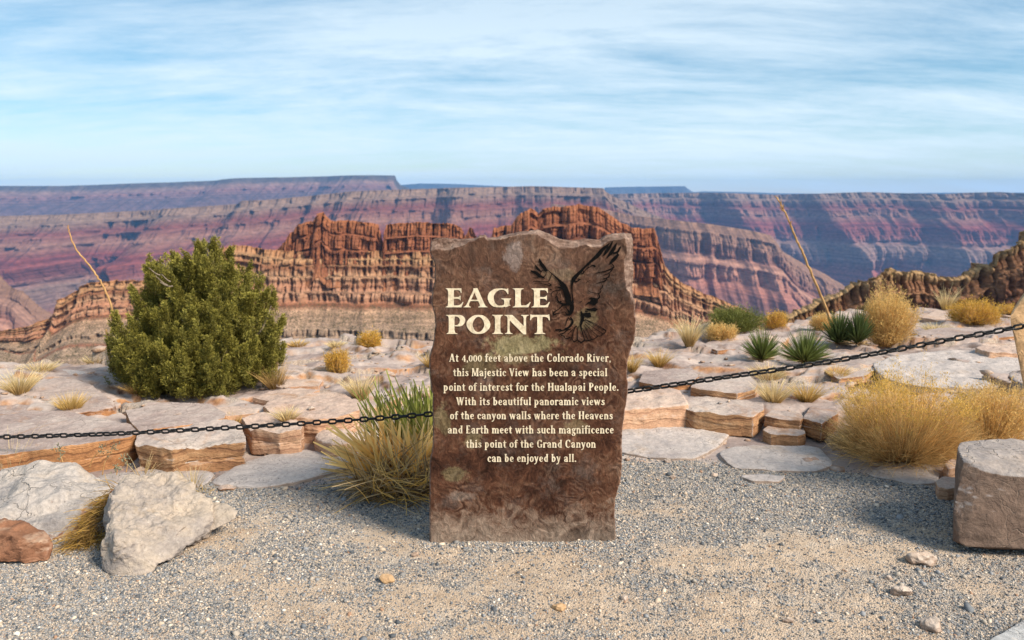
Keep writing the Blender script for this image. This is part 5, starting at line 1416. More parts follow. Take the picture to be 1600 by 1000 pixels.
class Blades:
    """many thin tapered ribbons (grass, stems, leaves) gathered into one mesh"""
    def __init__(s): s.V, s.F, s.T, s.A, s.b = [], [], [], [], 0

    def add(s, base, direc, length, width, bend=None, segs=3, tint=None, taper=.8, r=None, side=None):
        n = len(base)
        direc = nrm(direc)
        length = np.broadcast_to(length, (n,)); width = np.broadcast_to(width, (n,))
        bend = np.zeros((n, 3)) if bend is None else np.broadcast_to(bend, (n, 3))
        tint = np.random.RandomState(1).uniform(0, 1, n) if tint is None else np.broadcast_to(tint, (n,))
        if side is None:
            rv = (r or np.random.RandomState(2)).normal(size=(n, 3))
            side = nrm(np.cross(direc, rv))
        K = segs + 1
        tt = np.linspace(0, 1, K)
        c = base[:, None, :] + direc[:, None, :] * (length[:, None] * tt)[..., None] + bend[:, None, :] * (length[:, None] * tt ** 2)[..., None]
        wv = width[:, None] * np.maximum(1 - tt, .06) ** taper * .5 * np.where(tt == 0, .7, 1)[None]
        l = c - side[:, None, :] * wv[..., None]; rr = c + side[:, None, :] * wv[..., None]
        V = np.stack([l, rr], 2).reshape(n, K * 2, 3)
        f = np.array([[2 * i, 2 * i + 1, 2 * i + 3, 2 * i + 2] for i in range(segs)])
        F = f[None] + (s.b + np.arange(n) * K * 2)[:, None, None]
        s.V.append(V.reshape(-1, 3)); s.F.append(F.reshape(-1, 4))
        s.T.append(np.repeat(tint, K * 2)); s.A.append(np.tile(np.repeat(tt, 2), n))
        s.b += n * K * 2
        return c[:, -1], nrm(direc + 2 * bend)

    def build(s, name, mat, parent=None, loc=(0, 0, 0)):
        return mesh_obj(name, np.concatenate(s.V), np.concatenate(s.F), mat, loc=loc, parent=parent, smooth=True, attrs={'tint': np.concatenate(s.T), 'along': np.concatenate(s.A)})


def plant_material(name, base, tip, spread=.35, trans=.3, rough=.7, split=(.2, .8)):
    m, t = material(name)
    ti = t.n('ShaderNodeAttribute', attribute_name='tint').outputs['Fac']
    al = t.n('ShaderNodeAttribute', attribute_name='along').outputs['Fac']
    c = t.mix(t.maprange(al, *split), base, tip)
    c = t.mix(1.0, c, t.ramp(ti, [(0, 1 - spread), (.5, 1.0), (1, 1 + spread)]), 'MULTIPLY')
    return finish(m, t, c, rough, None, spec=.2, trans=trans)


MG_GOLD = plant_material('golden_grass', (0.40, 0.25, 0.075), (0.66, 0.46, 0.17), .35, .35)
MG_PALE = plant_material('pale_grass', (0.50, 0.35, 0.15), (0.74, 0.60, 0.33), .3, .35)
MG_DRY = plant_material('dry_brown_grass', (0.22, 0.13, 0.05), (0.50, 0.33, 0.12), .45, .3)
MG_STEM = plant_material('straw_stem', (0.46, 0.29, 0.12), (0.80, 0.56, 0.24), .4, .3)
MG_FLOW = plant_material('yellow_flower_fluff', (0.64, 0.42, 0.09), (0.78, 0.54, 0.14), .35, .4)
MG_FLOWT = plant_material('tan_flower_fluff', (0.60, 0.40, 0.14), (0.76, 0.55, 0.22), .35, .45)
MG_FLOWG = plant_material('deep_gold_flower_fluff', (0.52, 0.31, 0.05), (0.68, 0.43, 0.08), .35, .4)
MG_GREEN = plant_material('sage_green_stem', (0.12, 0.13, 0.035), (0.24, 0.25, 0.065), .35, .3)
MG_YUC = plant_material('green_yucca_leaf', (0.33, 0.29, 0.075), (0.24, 0.26, 0.06), .5, .3, .5)
MG_YUCM = plant_material('mid_green_yucca_leaf', (0.15, 0.16, 0.04), (0.155, 0.20, 0.055), .5, .3, .5)
MG_YUCD = plant_material('dark_yucca_leaf', (0.075, 0.09, 0.028), (0.09, 0.125, 0.04), .4, .2, .5)
MG_YDRY = plant_material('dry_yucca_leaf', (0.84, 0.50, 0.12), (0.90, 0.63, 0.25), .3, .35, .6)
MG_YDEAD = plant_material('dead_yucca_leaf', (0.22, 0.14, 0.07), (0.50, 0.35, 0.18), .5, .15, .8)
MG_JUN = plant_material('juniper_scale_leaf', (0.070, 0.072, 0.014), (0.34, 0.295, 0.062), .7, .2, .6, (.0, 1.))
m_bark, t = material('grey_bark')
P = t.n('ShaderNodeNewGeometry').outputs['Position']
nb_ = t.noise(t.scale(P, (3, 3, 1)), 30.0, 4, 0.6)
finish(m_bark, t, t.ramp(nb_, [(0.3, (0.10, 0.075, 0.055)), (0.7, (0.30, 0.24, 0.18))]), .9, nb_, .6, .01)
m_stalk, t = material('dry_agave_stalk')
P = t.n('ShaderNodeNewGeometry').outputs['Position']
nb_ = t.noise(t.scale(P, (1, 1, .3)), 40.0, 4, 0.6)
finish(m_stalk, t, t.ramp(nb_, [(0.3, (0.33, 0.17, 0.065)), (0.7, (0.55, 0.34, 0.15))]), .8, nb_, .4, .006)


def grass(px, py, w, h, label, mat=MG_GOLD, n=260, seed=0, cat='grass tuft', group='dry grass tufts on the ledge', z=None, droop=.28, spread=.55, bw=.0035, lean=(0, 0), up=1.0):
    """tuft whose foot is at photo pixel (px,py), w px wide and h px high"""
    c = on_ground(px, py) if z is None else on_z(px, py, z)
    k = depth(c) / 1200.0
    W, H = w * k, h * k
    r = np.random.RandomState(seed)
    a = r.uniform(0, 2 * np.pi, n); rad = np.sqrt(r.uniform(0, 1, n))
    base = c + np.stack([np.cos(a) * rad * W * .17, np.sin(a) * rad * W * .17, np.zeros(n) - .01], -1)
    ld = rad * spread + r.normal(0, .08, n)
    d = np.stack([np.cos(a) * ld + lean[0], np.sin(a) * ld + lean[1], np.ones(n) * up], -1)
    L = H * r.uniform(.45, 1.05, n)
    bend = np.stack([np.cos(a) * droop * r.uniform(.2, 1.2, n), np.sin(a) * droop * r.uniform(.2, 1.2, n), -droop * .55 * r.uniform(.2, 1.3, n)], -1)
    b = Blades()
    b.add(base, d, L, np.maximum(bw, .9 * k) * r.uniform(.7, 1.4, n), bend, 4, r.uniform(0, 1, n), .7, r)
    o = b.build('grass_tuft', mat, loc=c)
    return tag(o, label, cat, group)


def bush(name, px, py, w, h, label, stem_mat, fluff_mat, n=700, seed=0, fluff=8, dome=.5, cat='bush', group='golden rabbitbrush on the rim', fsize=.014, lean=0.0, top_only=.0, z=None, stem_w=.0028, squash=.75, profile=None):
    """rounded shrub: thin stems fan out of the foot, fluffy flower heads at their ends"""
    c = on_ground(px, py) if z is None else on_z(px, py, z)
    k = depth(c) / 1200.0
    W, H = w * k * .5, h * k
    r = np.random.RandomState(seed)
    e = empty(name, c)
    tag(e, label, cat, group)
    # tips on and inside a dome
    a = r.uniform(0, 2 * np.pi, n)
    u_ = r.uniform(0, 1, n)
    el = np.arccos(1 - u_ * 1.02)            # 0 = top
    sh = r.uniform(.62, 1.0, n) ** .6
    bump_ = 1 + .34 * fbm(np.cos(a) * 1.4 + seed, np.sin(a) * 1.4, el * 1.6, 3)
    tip = np.stack([np.sin(el) * np.cos(a) * W, np.sin(el) * np.sin(a) * W * squash, np.maximum(np.cos(el), .03) ** dome * H], -1) * (sh * bump_)[:, None]
    tip[:, 0] += lean * tip[:, 2]
    base = np.stack([tip[:, 0] * .18 * r.uniform(.2, 1.6, n), tip[:, 1] * .18 * r.uniform(.2, 1.6, n), -.02 * np.ones(n)], -1)
    d = tip - base
    L = np.linalg.norm(d, axis=1)
    dn = nrm(d)
    bd = np.stack([-dn[:, 0] * .22, -dn[:, 1] * .22, np.full(n, .12)], -1) * r.uniform(.3, 1.4, (n, 1)) + r.normal(0, .05, (n, 3))
    b = Blades()
    ends, ed = b.add(base + c, dn - bd, L, np.maximum(stem_w, .75 * k) * r.uniform(.7, 1.4, n), bd, 4, r.uniform(0, 1, n), .5, r)
    # twigs
    for q in (.55, .75):
        pb = base + c + (dn - bd) * (L * q)[:, None] + bd * (L * q * q)[:, None]
        b.add(pb, dn + r.normal(0, .45, (n, 3)), L * (1 - q) * r.uniform(.5, 1., n), np.maximum(stem_w * .7, .6 * k) * np.ones(n), None, 2, r.uniform(0, 1, n), .5, r)
    b.build('stems', stem_mat, parent=e)
    if fluff:
        f = Blades()
        sel = r.uniform(0, 1, n) < np.clip((tip[:, 2] / H - top_only) * 4 + .15, 0.0, 1)
        E, D = ends[sel], ed[sel]
        for q in range(fluff):
            nn_ = len(E)
            pos = E + r.normal(0, fsize * .9, (nn_, 3)) - D * r.uniform(0, fsize * 3.0, (nn_, 1))
            f.add(pos, D + r.normal(0, .7, (nn_, 3)), fsize * r.uniform(.5, 1.5, nn_), np.maximum(fsize * .34, .9 * k) * r.uniform(.6, 1.3, nn_), None, 2, r.uniform(0, 1, nn_), .5, r)
        f.build('flower_heads', fluff_mat, parent=e)
    return e


def yucca(name, px, py, w, h, label, mat, n=110, seed=0, lw=.011, dead=60, dead_mat=MG_YDEAD, cat='yucca', group='yuccas on the rim', up=.35, low=1.35, bend=.06, z=None):
    c = on_ground(px, py) if z is None else on_z(px, py, z)
    k = depth(c) / 1200.0
    R = max(w * k * .5, h * k * .8)
    Wf = (w * k * .5) / R
    Hf = (h * k) / R
    r = np.random.RandomState(seed)
    e = empty(name, c); tag(e, label, cat, group)
    el = up * 0 + np.arccos(1 - r.uniform(0, 1, n) * (1 - math.cos(low)))
    a = r.uniform(0, 2 * np.pi, n)
    d = np.stack([np.sin(el) * np.cos(a) * Wf, np.sin(el) * np.sin(a) * Wf, np.cos(el) * Hf + .03], -1)
    L = R * np.linalg.norm(d, axis=1) * r.uniform(.72, 1.03, n)
    base = c + d * .06 * R + np.array([0, 0, .02])
    b = Blades()
    b.add(base, d, L, np.maximum(lw, 1.3 * k) * r.uniform(.8, 1.2, n), np.stack([np.zeros(n), np.zeros(n), -bend * r.uniform(0, 2, n)], -1), 4, r.uniform(0, 1, n), .55, r)
    b.build('leaves', mat, parent=e)
    if dead:
        b = Blades()
        a = r.uniform(0, 2 * np.pi, dead); el = r.uniform(1.2, 1.65, dead)
        d = np.stack([np.sin(el) * np.cos(a), np.sin(el) * np.sin(a), np.cos(el) * .8 + .12], -1)
        b.add(c + np.array([0, 0, .02]) + r.normal(0, .015, (dead, 3)) * [1, 1, .2], d, R * Wf * r.uniform(.5, 1.0, dead), np.maximum(lw * .6, 1.0 * k) * np.ones(dead), np.stack([r.normal(0, .1, dead), r.normal(0, .1, dead), -.16 * r.uniform(0, 1.2, dead)], -1), 4, r.uniform(0, 1, dead), .6, r)
        b.build('dead_leaves', dead_mat, parent=e)
    return e


def tube(pts, rad, n=7):
    pts = np.array(pts, float); K = len(pts)
    tg = np.gradient(pts, axis=0); tg = nrm(tg)
    ref = np.array([.3, 1, .2])
    s = nrm(np.cross(tg, ref)); u2 = np.cross(s, tg)
    a = np.linspace(0, 2 * np.pi, n, endpoint=False)
    V = pts[:, None] + (np.cos(a)[None, :, None] * s[:, None] + np.sin(a)[None, :, None] * u2[:, None]) * np.asarray(rad)[:, None, None]
    F = [(i * n + j, i * n + (j + 1) % n, (i + 1) * n + (j + 1) % n, (i + 1) * n + j) for i in range(K - 1) for j in range(n)]
    F += [tuple(range(n))[::-1], tuple((K - 1) * n + j for j in range(n))]
    return V.reshape(-1, 3), F


def stalk(pts_px, Y, r0, r1, label, twigs=0, seed=0, group='dry flower stalks'):
    P = smooth3([on_y(a, b, Y) for a, b in pts_px])
    r = np.random.RandomState(seed)
    P = P + r.normal(0, .0025, P.shape)
    V, F = tube(P, np.linspace(r0, r1, len(P)))
    VV, FF, b = [V], list(F), len(V)
    for k in range(twigs):
        i = int(len(P) * r.uniform(.68, .98))
        q = P[i]; dr = nrm(P[min(i + 1, len(P) - 1)] - P[i - 1]) + r.normal(0, .5, 3)
        tp = np.stack([q + dr * s for s in np.linspace(0, r.uniform(.02, .05), 4)])
        v, f = tube(tp, np.linspace(r1, r1 * .5, 4), 5)
        VV.append(v); FF += [tuple(x + b for x in g) for g in f]; b += len(v)
    o = mesh_obj('flower_stalk', np.concatenate(VV), FF, m_stalk, loc=P[0])
    return tag(o, label, 'flower stalk', group)


def smooth3(P, k=8):
    P = np.array(P); n = len(P); out = []
    for i in range(n - 1):
        p0, p1, p2, p3 = P[max(i - 1, 0)], P[i], P[i + 1], P[min(i + 2, n - 1)]
        for j in range(k):
            s = j / k
            out.append(.5 * (2 * p1 + (-p0 + p2) * s + (2 * p0 - 5 * p1 + 4 * p2 - p3) * s * s + (-p0 + 3 * p1 - 3 * p2 + p3) * s ** 3))
    out.append(P[-1]); return np.array(out)


# ---- juniper
def juniper():
    foot = on_ground(312, 606)
    k = depth(foot) / 1200.0
    Y = foot[1] + .15
    e = empty('juniper_bush', foot)
    tag(e, 'rounded dark green juniper bush on the left of the ledge', 'bush')
    SIL = np.array([(181, 560), (178, 530), (186, 495), (202, 478), (216, 452), (222, 430), (220, 408), (228, 398), (246, 402), (262, 394), (272, 406), (282, 412), (292, 396), (302, 386), (316, 390), (328, 392), (338, 380), (346, 374), (354, 392), (364, 404), (376, 414), (388, 418), (402, 430), (420, 440), (428, 470), (440, 500), (446, 528),
                    (443, 556), (434, 582), (416, 598), (380, 606), (330, 610), (280, 616), (240, 606), (205, 592), (188, 580)], float)
    q = on_y(SIL[:, 0], SIL[:, 1], Y)
    SX, SZ = q[:, 0], q[:, 2]
    r = np.random.RandomState(12)
    n = 5600
    x = r.uniform(SX.min(), SX.max(), n); z = r.uniform(SZ.min(), SZ.max(), n)
    ins = poly_field(x, z, np.stack([SX, SZ], -1)) < -.015
    x, z = x[ins], z[ins]
    cxm = foot[0] + .02
    # half depth from the half width at this height
    zz_ = np.linspace(SZ.min(), SZ.max(), 40)
    hwl = []
    for zq in zz_:
        xs_ = np.linspace(SX.min(), SX.max(), 200)
        m_ = poly_field(xs_, np.full(200, zq), np.stack([SX, SZ], -1)) < 0
        hwl.append((xs_[m_].min(), xs_[m_].max()) if m_.any() else (cxm, cxm))
    hwl = np.array(hwl)
    lo_, hi_ = np.interp(z, zz_, hwl[:, 0]), np.interp(z, zz_, hwl[:, 1])
    mid_, hw = (lo_ + hi_) / 2, (hi_ - lo_) / 2 + 1e-4
    dep = hw * .85 * np.sqrt(np.clip(1 - ((x - mid_) / hw) ** 2, 0, 1))
    u_ = r.uniform(-1, 1, len(x)); yv = np.sign(u_) * np.abs(u_) ** .5 * dep
    P = np.stack([x, Y + yv, z], -1)
    # upright pointed lobes with dark gaps between them
    nl_ = 0; LP, LD = [], []
    order = r.permutation(len(P))
    tips = []
    for i in order:
        if np.abs(u_[:len(P)][i]) < .25 and r.uniform() < .8: continue
        if all(np.linalg.norm((P[i] - q_) * [1, .8, .62]) > (.132 if P[i][2] > foot[2] + .38 else .098) for q_ in tips): tips.append(P[i])
    for q_ in tips:
        i = int(np.argmin(np.linalg.norm(P - q_, axis=1)))
        ax = nrm(np.array([(q_[0] - mid_[i]) / hw[i] * .42, (q_[1] - Y) / max(dep[i], .05) * .3, 1.0]) + r.normal(0, .10, 3))
        Ll = r.uniform(.24, .40); R0 = r.uniform(.045, .078)
        m2 = int(9 + 90 * Ll * R0 * 10)
        tt = r.uniform(0, 1, m2) ** .8
        rr_ = R0 * (1 - tt ** 1.7 * .88)
        o_ = r.normal(0, .62, (m2, 3)) * rr_[:, None]
        top_ = min(q_[2] + .05, np.interp(q_[0], SX[np.argsort(SX)], np.maximum.accumulate(SZ[np.argsort(SX)]) * 0 + 9))
        pts_ = q_ + [0, 0, .06] - ax * Ll * (1 - tt)[:, None] + o_
        LP.append(pts_); LD.append(np.repeat(ax[None], m2, 0))
    # dark filling deep inside
    deep = (np.abs(u_[:len(P)]) < .25) & (np.abs(P[:, 0] - mid_) < hw * .75)
    LP.append(P[deep]); LD.append(np.repeat(np.array([[0, 0, 1.0]]), deep.sum(), 0))
    P = np.concatenate(LP); AX = np.concatenate(LD)
    ok = P[:, 2] > foot[2] + .01
    P, AX = P[ok], AX[ok]
    lo_, hi_ = np.interp(P[:, 2], zz_, hwl[:, 0]), np.interp(P[:, 2], zz_, hwl[:, 1])
    mid_, hw = (lo_ + hi_) / 2, (hi_ - lo_) / 2 + .02
    dep = hw * .85
    n = len(P)
    print('juniper lobes', len(tips))
    outx = (P[:, 0] - mid_) / hw; outy = (P[:, 1] - Y) / np.maximum(dep, .05)
    d = nrm(AX + r.normal(0, .26, (n, 3)))
    Lp = r.uniform(.06, .13, n)
    m_ = 80
    t_ = r.uniform(-.5, .5, (n, m_))
    rad = .022 * (1 - (t_ + .5) ** 1.6 * .92) + .002
    # side sprays: leaves gather in little fingers along the plume
    ph = r.randint(0, 7, (n, m_)) * .9 + r.normal(0, .2, (n, m_)) + t_ * 9
    e1 = nrm(np.cross(d, np.array([.2, 1., .1]))); e2 = np.cross(d, e1)
    offd = np.cos(ph)[..., None] * e1[:, None] + np.sin(ph)[..., None] * e2[:, None]
    off = offd * (rad * r.uniform(.15, 1.25, (n, m_)))[..., None]
    pos = P[:, None] + d[:, None] * (t_ * Lp[:, None])[..., None] + off
    dl = nrm(d[:, None] * .9 + offd * .6 + r.normal(0, .28, (n, m_, 3)))
    L = r.uniform(.010, .024, (n, m_))
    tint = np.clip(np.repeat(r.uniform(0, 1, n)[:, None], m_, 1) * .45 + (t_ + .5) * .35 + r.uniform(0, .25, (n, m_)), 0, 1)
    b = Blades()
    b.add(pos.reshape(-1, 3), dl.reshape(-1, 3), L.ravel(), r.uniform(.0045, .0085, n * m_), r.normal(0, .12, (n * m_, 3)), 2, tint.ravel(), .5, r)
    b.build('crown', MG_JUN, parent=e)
    print('juniper plumes', n)
    # trunk and limbs inside
    VV, FF, bb = [], [], 0
    for i in range(9):
        tg = P[P[:, 1] > Y][r.randint(0, int((P[:, 1] > Y).sum()))]
        q = smooth3([foot + [0, 0, -.05], foot + (tg - foot) * .35 + [0, .1 * r.normal(), .05], foot + (tg - foot) * .7 + r.normal(0, .03, 3), tg], 5)
        v, f = tube(q, np.linspace(.016, .004, len(q)), 6)
        VV.append(v); FF += [tuple(x_ + bb for x_ in g) for g in f]; bb += len(v)
    # bare grey twigs showing at the upper left
    for a_, b_ in (((262, 446), (243, 431)), ((266, 440), (252, 428)), ((270, 447), (250, 441)), ((250, 430), (232, 418))):
        q = smooth3([on_y(*a_, Y - .42), on_y((a_[0] + b_[0]) / 2 + 2, (a_[1] + b_[1]) / 2 + 3, Y - .44), on_y(*b_, Y - .45)], 5)
        v, f = tube(q, np.linspace(.006, .0025, len(q)), 6)
        VV.append(v); FF += [tuple(x_ + bb for x_ in g) for g in f]; bb += len(v)
    mesh_obj('trunk', np.concatenate(VV), FF, m_bark, parent=e)


juniper()

# ---- the dry yucca beside the sign
def big_yucca():
    c = on_ground(608, 742); c[2] = max(c[2], 0)
    c = np.array([on_z(606, 752, 0.)[0], 4.06, ground_z(np.array([c[0]]), np.array([4.06]))[0]])
    k = depth(c) / 1200.0
    e = empty('yucca', c)
    tag(e, 'large yucca with golden dry leaves touching the left edge of the stone sign', 'yucca', 'yuccas on the rim')
    r = np.random.RandomState(5)
    def fan(n, a0, a1, l0, l1, wd, mat, name, ox=(0, 0), oy=(0, .1), oz=(0, 15), bend=-.1, bsp=.08, taper=.5, front=.3, segs=6):
        """angles in the picture plane, degrees from straight up, + to the right; lengths in photo px"""
        an = np.radians(r.uniform(a0, a1, n)); L = r.uniform(l0, l1, n) * k
        d = np.stack([np.sin(an), r.normal(-front * .3, front, n), np.cos(an)], -1)
        base = c + np.stack([r.uniform(*ox, n) * k, r.uniform(*oy, n), r.uniform(*oz, n) * k], -1)
        b = Blades()
        bd = np.stack([np.sin(an) * .05 + r.normal(0, bsp, n), r.normal(0, bsp, n), np.full(n, bend) * np.abs(np.sin(an)) * r.uniform(.3, 1.6, n)], -1)
        # leaf faces turned to the viewer mostly
        side = nrm(np.cross(d, np.stack([r.normal(0, .5, n), -np.ones(n), r.normal(0, .5, n)], -1)))
        b.add(base, d, L, wd * r.uniform(.75, 1.25, n), bd, segs, r.uniform(0, 1, n), taper, r, side)
        b.build(name, mat, parent=e)
    fan(70, -80, -8, 56, 94, .028, MG_YDRY, 'dry_leaves', ox=(-22, 20), oz=(8, 48), bend=.10, oy=(-.14, .06))
    fan(30, -34, 8, 60, 100, .028, MG_YDRY, 'dry_leaves', ox=(-8, 60), oz=(14, 50), bend=-.02, oy=(-.12, .08))
    fan(34, -40, 6, 96, 132, .017, MG_YUC, 'green_leaves', ox=(-14, 40), oz=(16, 40), bend=-.02, oy=(.05, .2))
    fan(130, -22, 14, 90, 138, .021, MG_YUC, 'green_leaves', ox=(30, 84), oz=(16, 40), bend=.0, oy=(.02, .25), front=.14)
    fan(110, -30, 50, 55, 112, .0055, MG_PALE, 'dry_grass', ox=(10, 80), oz=(6, 45), bend=-.05, oy=(-.14, .15), front=.25)
    fan(60, 10, 60, 45, 95, .016, MG_YDRY, 'dry_leaves', ox=(20, 80), oz=(6, 40), bend=-.10, oy=(-.18, .1), front=.3)
    fan(420, -112, 105, 44, 96, .0085, MG_YDEAD, 'dead_leaves', ox=(-26, 80), oz=(4, 38), bend=-.26, bsp=.22, oy=(-.28, .1), front=.6)
    fan(260, -105, 100, 30, 80, .0075, MG_DRY, 'dead_leaves', ox=(-30, 85), oz=(2, 28), bend=-.3, bsp=.25, oy=(-.30, .1), front=.6)
    fan(240, -60, 100, 40, 92, .006, MG_YDRY, 'dead_leaves', ox=(-20, 70), oz=(2, 34), bend=-.3, bsp=.25, oy=(-.32, .06), front=.5)

big_yucca()
yucca('yucca', 1190, 566, 70, 54, 'green yucca nearest the sign, left of the nearer pair', MG_YUCM, 240, 21, low=1.3, lw=.012)
yucca('yucca', 1256, 570, 92, 58, 'wide green yucca, right one of the nearer pair above the chain', MG_YUCM, 360, 22, low=1.42, lw=.012)
yucca('yucca', 1310, 540, 64, 56, 'dark green yucca left of the round tan bush', MG_YUCD, 260, 23, low=1.35, lw=.017)
yucca('yucca', 1340, 540, 52, 58, 'dark green yucca pressed against the round tan bush', MG_YUCD, 240, 24, low=1.25, lw=.017)
# ---- rabbitbrush and other shrubs
bush('rabbitbrush', 1410, 710, 274, 112, 'biggest straw coloured bush with yellow tops in front of the lilac slab', MG_STEM, MG_FLOW, 3200, 31, 9, .62, fsize=.012, top_only=.62, lean=.05, z=.03)
bush('rabbitbrush', 1545, 690, 150, 92, 'second straw bush behind the brown boulder at the right edge', MG_STEM, MG_FLOWT, 1300, 32, 9, .6, fsize=.013, top_only=.3, z=.05)
bush('rabbitbrush', 1384, 538, 84, 78, 'round tan bush between the dark yuccas and the rim', MG_STEM, MG_FLOWT, 900, 33, 9, .45, fsize=.022)
bush('rabbitbrush', 1522, 504, 88, 34, 'bright yellow low bush on the right rim', MG_STEM, MG_FLOWG, 800, 34, 9, .5, fsize=.022)
bush('sagebrush', 1146, 516, 92, 38, 'sage green bush on the rim right of the sign', MG_GREEN, MG_GREEN, 900, 35, 6, .5, group='green shrubs on the rim', fsize=.022)
bush('rabbitbrush', 1127, 530, 56, 24, 'small golden bush in front of the sage green bush', MG_STEM, MG_FLOWT, 420, 36, 8, .5, fsize=.018)
bush('rabbitbrush', 1212, 512, 40, 24, 'little deep gold bush on the rim right of the sage green bush', MG_STEM, MG_FLOWG, 360, 37, 8, .5, fsize=.018)
bush('rabbitbrush', 1288, 516, 50, 26, 'pale gold bush at the foot of the leaning flower stalk', MG_STEM, MG_FLOWT, 400, 38, 8, .5, fsize=.018)
bush('rabbitbrush', 527, 583, 40, 36, 'round golden ball of a bush right of the juniper', MG_STEM, MG_FLOWG, 460, 39, 8, .42, fsize=.014)
bush('rabbitbrush', 579, 541, 44, 20, 'flat golden bush on the rim left of the sign', MG_STEM, MG_FLOWG, 420, 40, 8, .5, fsize=.02)
bush('rabbitbrush', 1575, 490, 44, 14, 'faint yellow bush on the rim beside the tan post', MG_STEM, MG_FLOWG, 260, 41, 6, .5, fsize=.018)
# ---- grasses
g = grass
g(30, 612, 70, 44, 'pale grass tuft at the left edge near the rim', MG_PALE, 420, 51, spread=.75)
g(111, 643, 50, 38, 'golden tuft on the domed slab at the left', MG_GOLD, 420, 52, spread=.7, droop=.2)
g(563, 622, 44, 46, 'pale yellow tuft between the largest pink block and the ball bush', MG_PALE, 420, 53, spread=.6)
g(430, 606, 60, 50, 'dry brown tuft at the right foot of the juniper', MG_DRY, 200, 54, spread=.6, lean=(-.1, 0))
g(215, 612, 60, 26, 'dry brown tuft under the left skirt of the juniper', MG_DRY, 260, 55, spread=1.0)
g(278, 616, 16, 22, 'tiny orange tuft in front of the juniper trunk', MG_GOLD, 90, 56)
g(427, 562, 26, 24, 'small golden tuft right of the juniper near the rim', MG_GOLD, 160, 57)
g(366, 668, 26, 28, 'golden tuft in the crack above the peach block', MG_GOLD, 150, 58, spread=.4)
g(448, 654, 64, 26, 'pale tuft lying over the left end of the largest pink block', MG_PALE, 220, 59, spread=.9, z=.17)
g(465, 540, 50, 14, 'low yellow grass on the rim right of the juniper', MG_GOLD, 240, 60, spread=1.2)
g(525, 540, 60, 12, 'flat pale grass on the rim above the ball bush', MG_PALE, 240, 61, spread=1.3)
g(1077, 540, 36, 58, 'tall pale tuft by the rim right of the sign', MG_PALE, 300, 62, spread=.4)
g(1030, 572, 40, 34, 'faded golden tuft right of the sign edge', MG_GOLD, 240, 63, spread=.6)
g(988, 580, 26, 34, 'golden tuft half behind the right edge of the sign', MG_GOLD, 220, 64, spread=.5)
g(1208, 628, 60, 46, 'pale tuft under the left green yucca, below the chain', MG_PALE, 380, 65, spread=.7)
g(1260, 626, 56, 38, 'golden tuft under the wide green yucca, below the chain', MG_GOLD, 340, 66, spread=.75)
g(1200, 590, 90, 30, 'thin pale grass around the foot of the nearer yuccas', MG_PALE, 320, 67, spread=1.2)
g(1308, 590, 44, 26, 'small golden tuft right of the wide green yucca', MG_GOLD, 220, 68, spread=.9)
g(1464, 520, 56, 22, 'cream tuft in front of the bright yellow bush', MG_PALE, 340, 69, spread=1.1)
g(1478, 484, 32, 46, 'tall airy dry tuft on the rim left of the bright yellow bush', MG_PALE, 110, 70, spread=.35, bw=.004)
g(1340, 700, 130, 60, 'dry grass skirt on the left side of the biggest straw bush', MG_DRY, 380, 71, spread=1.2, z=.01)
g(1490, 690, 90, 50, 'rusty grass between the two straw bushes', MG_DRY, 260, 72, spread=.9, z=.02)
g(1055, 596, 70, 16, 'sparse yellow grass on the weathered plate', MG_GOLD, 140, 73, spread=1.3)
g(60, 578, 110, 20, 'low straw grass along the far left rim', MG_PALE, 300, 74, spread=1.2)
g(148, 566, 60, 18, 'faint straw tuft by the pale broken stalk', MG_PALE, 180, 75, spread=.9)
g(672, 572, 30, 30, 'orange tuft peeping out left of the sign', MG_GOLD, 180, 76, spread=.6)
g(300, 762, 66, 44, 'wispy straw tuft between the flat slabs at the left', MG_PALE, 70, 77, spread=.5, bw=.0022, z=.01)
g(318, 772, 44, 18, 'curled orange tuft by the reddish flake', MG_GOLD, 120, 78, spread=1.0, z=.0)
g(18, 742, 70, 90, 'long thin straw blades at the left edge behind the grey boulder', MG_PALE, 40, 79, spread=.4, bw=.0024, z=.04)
g(225, 742, 60, 50, 'few leaning straw blades before the orange slab', MG_PALE, 28, 80, spread=.6, bw=.0024, z=.02, lean=(.3, 0))
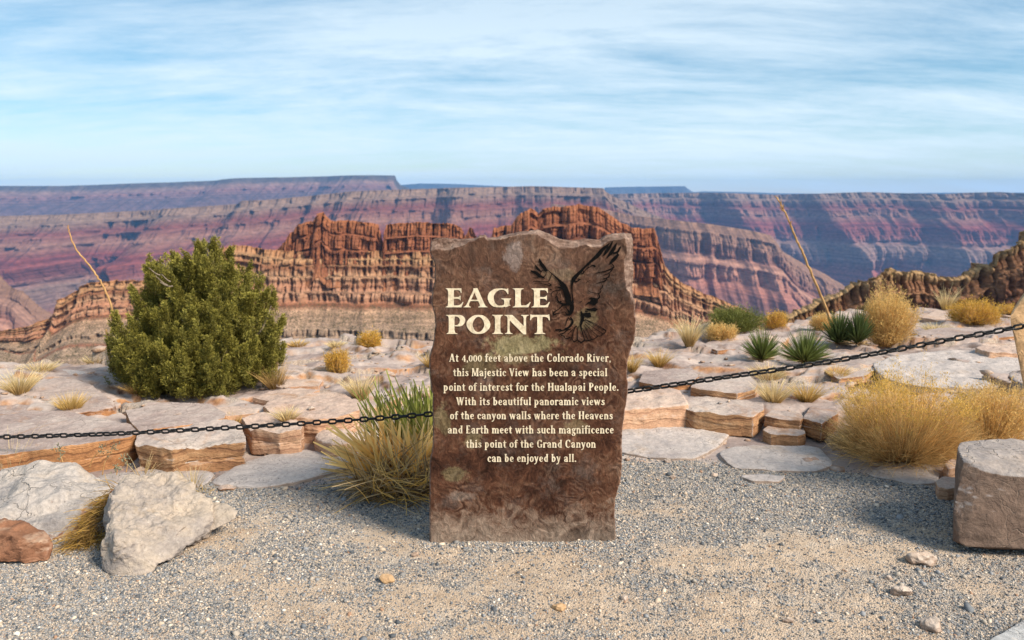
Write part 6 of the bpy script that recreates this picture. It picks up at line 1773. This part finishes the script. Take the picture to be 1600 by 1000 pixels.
# the shaggy clump between the two left boulders
def shaggy():
    r = np.random.RandomState(9)
    b = Blades()
    n = 420
    s_ = r.uniform(0, 1, n)
    top = on_y(np.interp(s_, [0, 1], [186, 128]), np.interp(s_, [0, 1], [765, 848]), np.interp(s_, [0, 1], [3.62, 3.26]))
    d = np.stack([-.55 - .3 * s_ + r.normal(0, .22, n), -.35 + r.normal(0, .2, n), .15 - .5 * s_ + r.normal(0, .3, n)], -1)
    b.add(top + r.normal(0, .02, (n, 3)), d, r.uniform(.05, .15, n), .0042 * r.uniform(.7, 1.3, n), np.stack([r.normal(0, .1, n), r.normal(0, .1, n), np.full(n, -.3)], -1), 4, r.uniform(0, 1, n), .6, r)
    n = 200
    c = on_z(140, 850, .0)
    a = r.uniform(0, 2 * np.pi, n)
    b.add(c + r.normal(0, .045, (n, 3)) * [1, 1, .05], np.stack([np.cos(a) * .7, np.sin(a) * .7 - .2, r.uniform(.3, 1, n)], -1), r.uniform(.05, .14, n), .004, np.stack([0 * a, 0 * a, np.full(n, -.35)], -1), 4, r.uniform(0, 1, n), .6, r)
    o = b.build('grass_tuft', MG_GRAS2, loc=c)
    tag(o, 'shaggy golden brown grass hanging between the two left boulders', 'grass tuft', 'dry grass tufts on the ledge')


MG_GRAS2 = plant_material('golden_brown_grass', (0.22, 0.13, 0.04), (0.50, 0.31, 0.07), .4, .3)
shaggy()
# ---- stalks
stalk([(186, 520), (180, 497), (168, 462), (152, 432), (134, 408), (118, 388), (109, 366), (106, 352)], 6.0, .010, .004, 'long curved orange flower stalk left of the juniper', 0, 1)
stalk([(172, 562), (169, 540), (166, 515)], 6.3, .011, .009, 'short pale broken stalk left of the juniper', 0, 2)
stalk([(1297, 500), (1288, 474), (1270, 432), (1250, 386), (1236, 354), (1226, 330), (1214, 309)], 8.6, .017, .007, 'tall leaning flower stalk standing against the canyon on the right', 22, 3)
def sprig(pts, Y, label, seed):
    r = np.random.RandomState(seed)
    P = smooth3([on_y(a, b, Y) for a, b in pts])
    V, F = tube(P, np.linspace(.0035, .0014, len(P)), 5)
    e = empty('dry_sprig', P[0]); tag(e, label, 'sprig', 'dry sprigs before the orange slab')
    mesh_obj('stem', V, F, m_stalk, parent=e)
    n = 34
    i = r.randint(len(P) // 2, len(P), n)
    b = Blades()
    b.add(P[i] + r.normal(0, .012, (n, 3)), r.normal(0, 1, (n, 3)), r.uniform(.008, .02, n), .008, None, 2, r.uniform(0, 1, n), .4, r)
    b.build('leaves', MG_SPRIG, parent=e)


MG_SPRIG = plant_material('grey_green_leaf', (0.16, 0.16, 0.10), (0.30, 0.29, 0.2), .4, .3)
sprig([(160, 742), (164, 722), (174, 706), (178, 697)], 4.02, 'tallest leafy dry sprig before the orange slab', 1)
sprig([(140, 730), (146, 715), (158, 703), (163, 694)], 4.06, 'bare bent dry sprig left of the tallest one', 2)
sprig([(98, 722), (95, 712), (92, 700)], 4.0, 'short straight sprig behind the top of the grey boulder', 3)
sprig([(197, 738), (199, 724), (193, 716)], 4.0, 'small sprig at the right end of the orange slab', 4)
sprig([(182, 742), (183, 734), (180, 728)], 3.98, 'greenish low sprig between the two left boulders', 5)
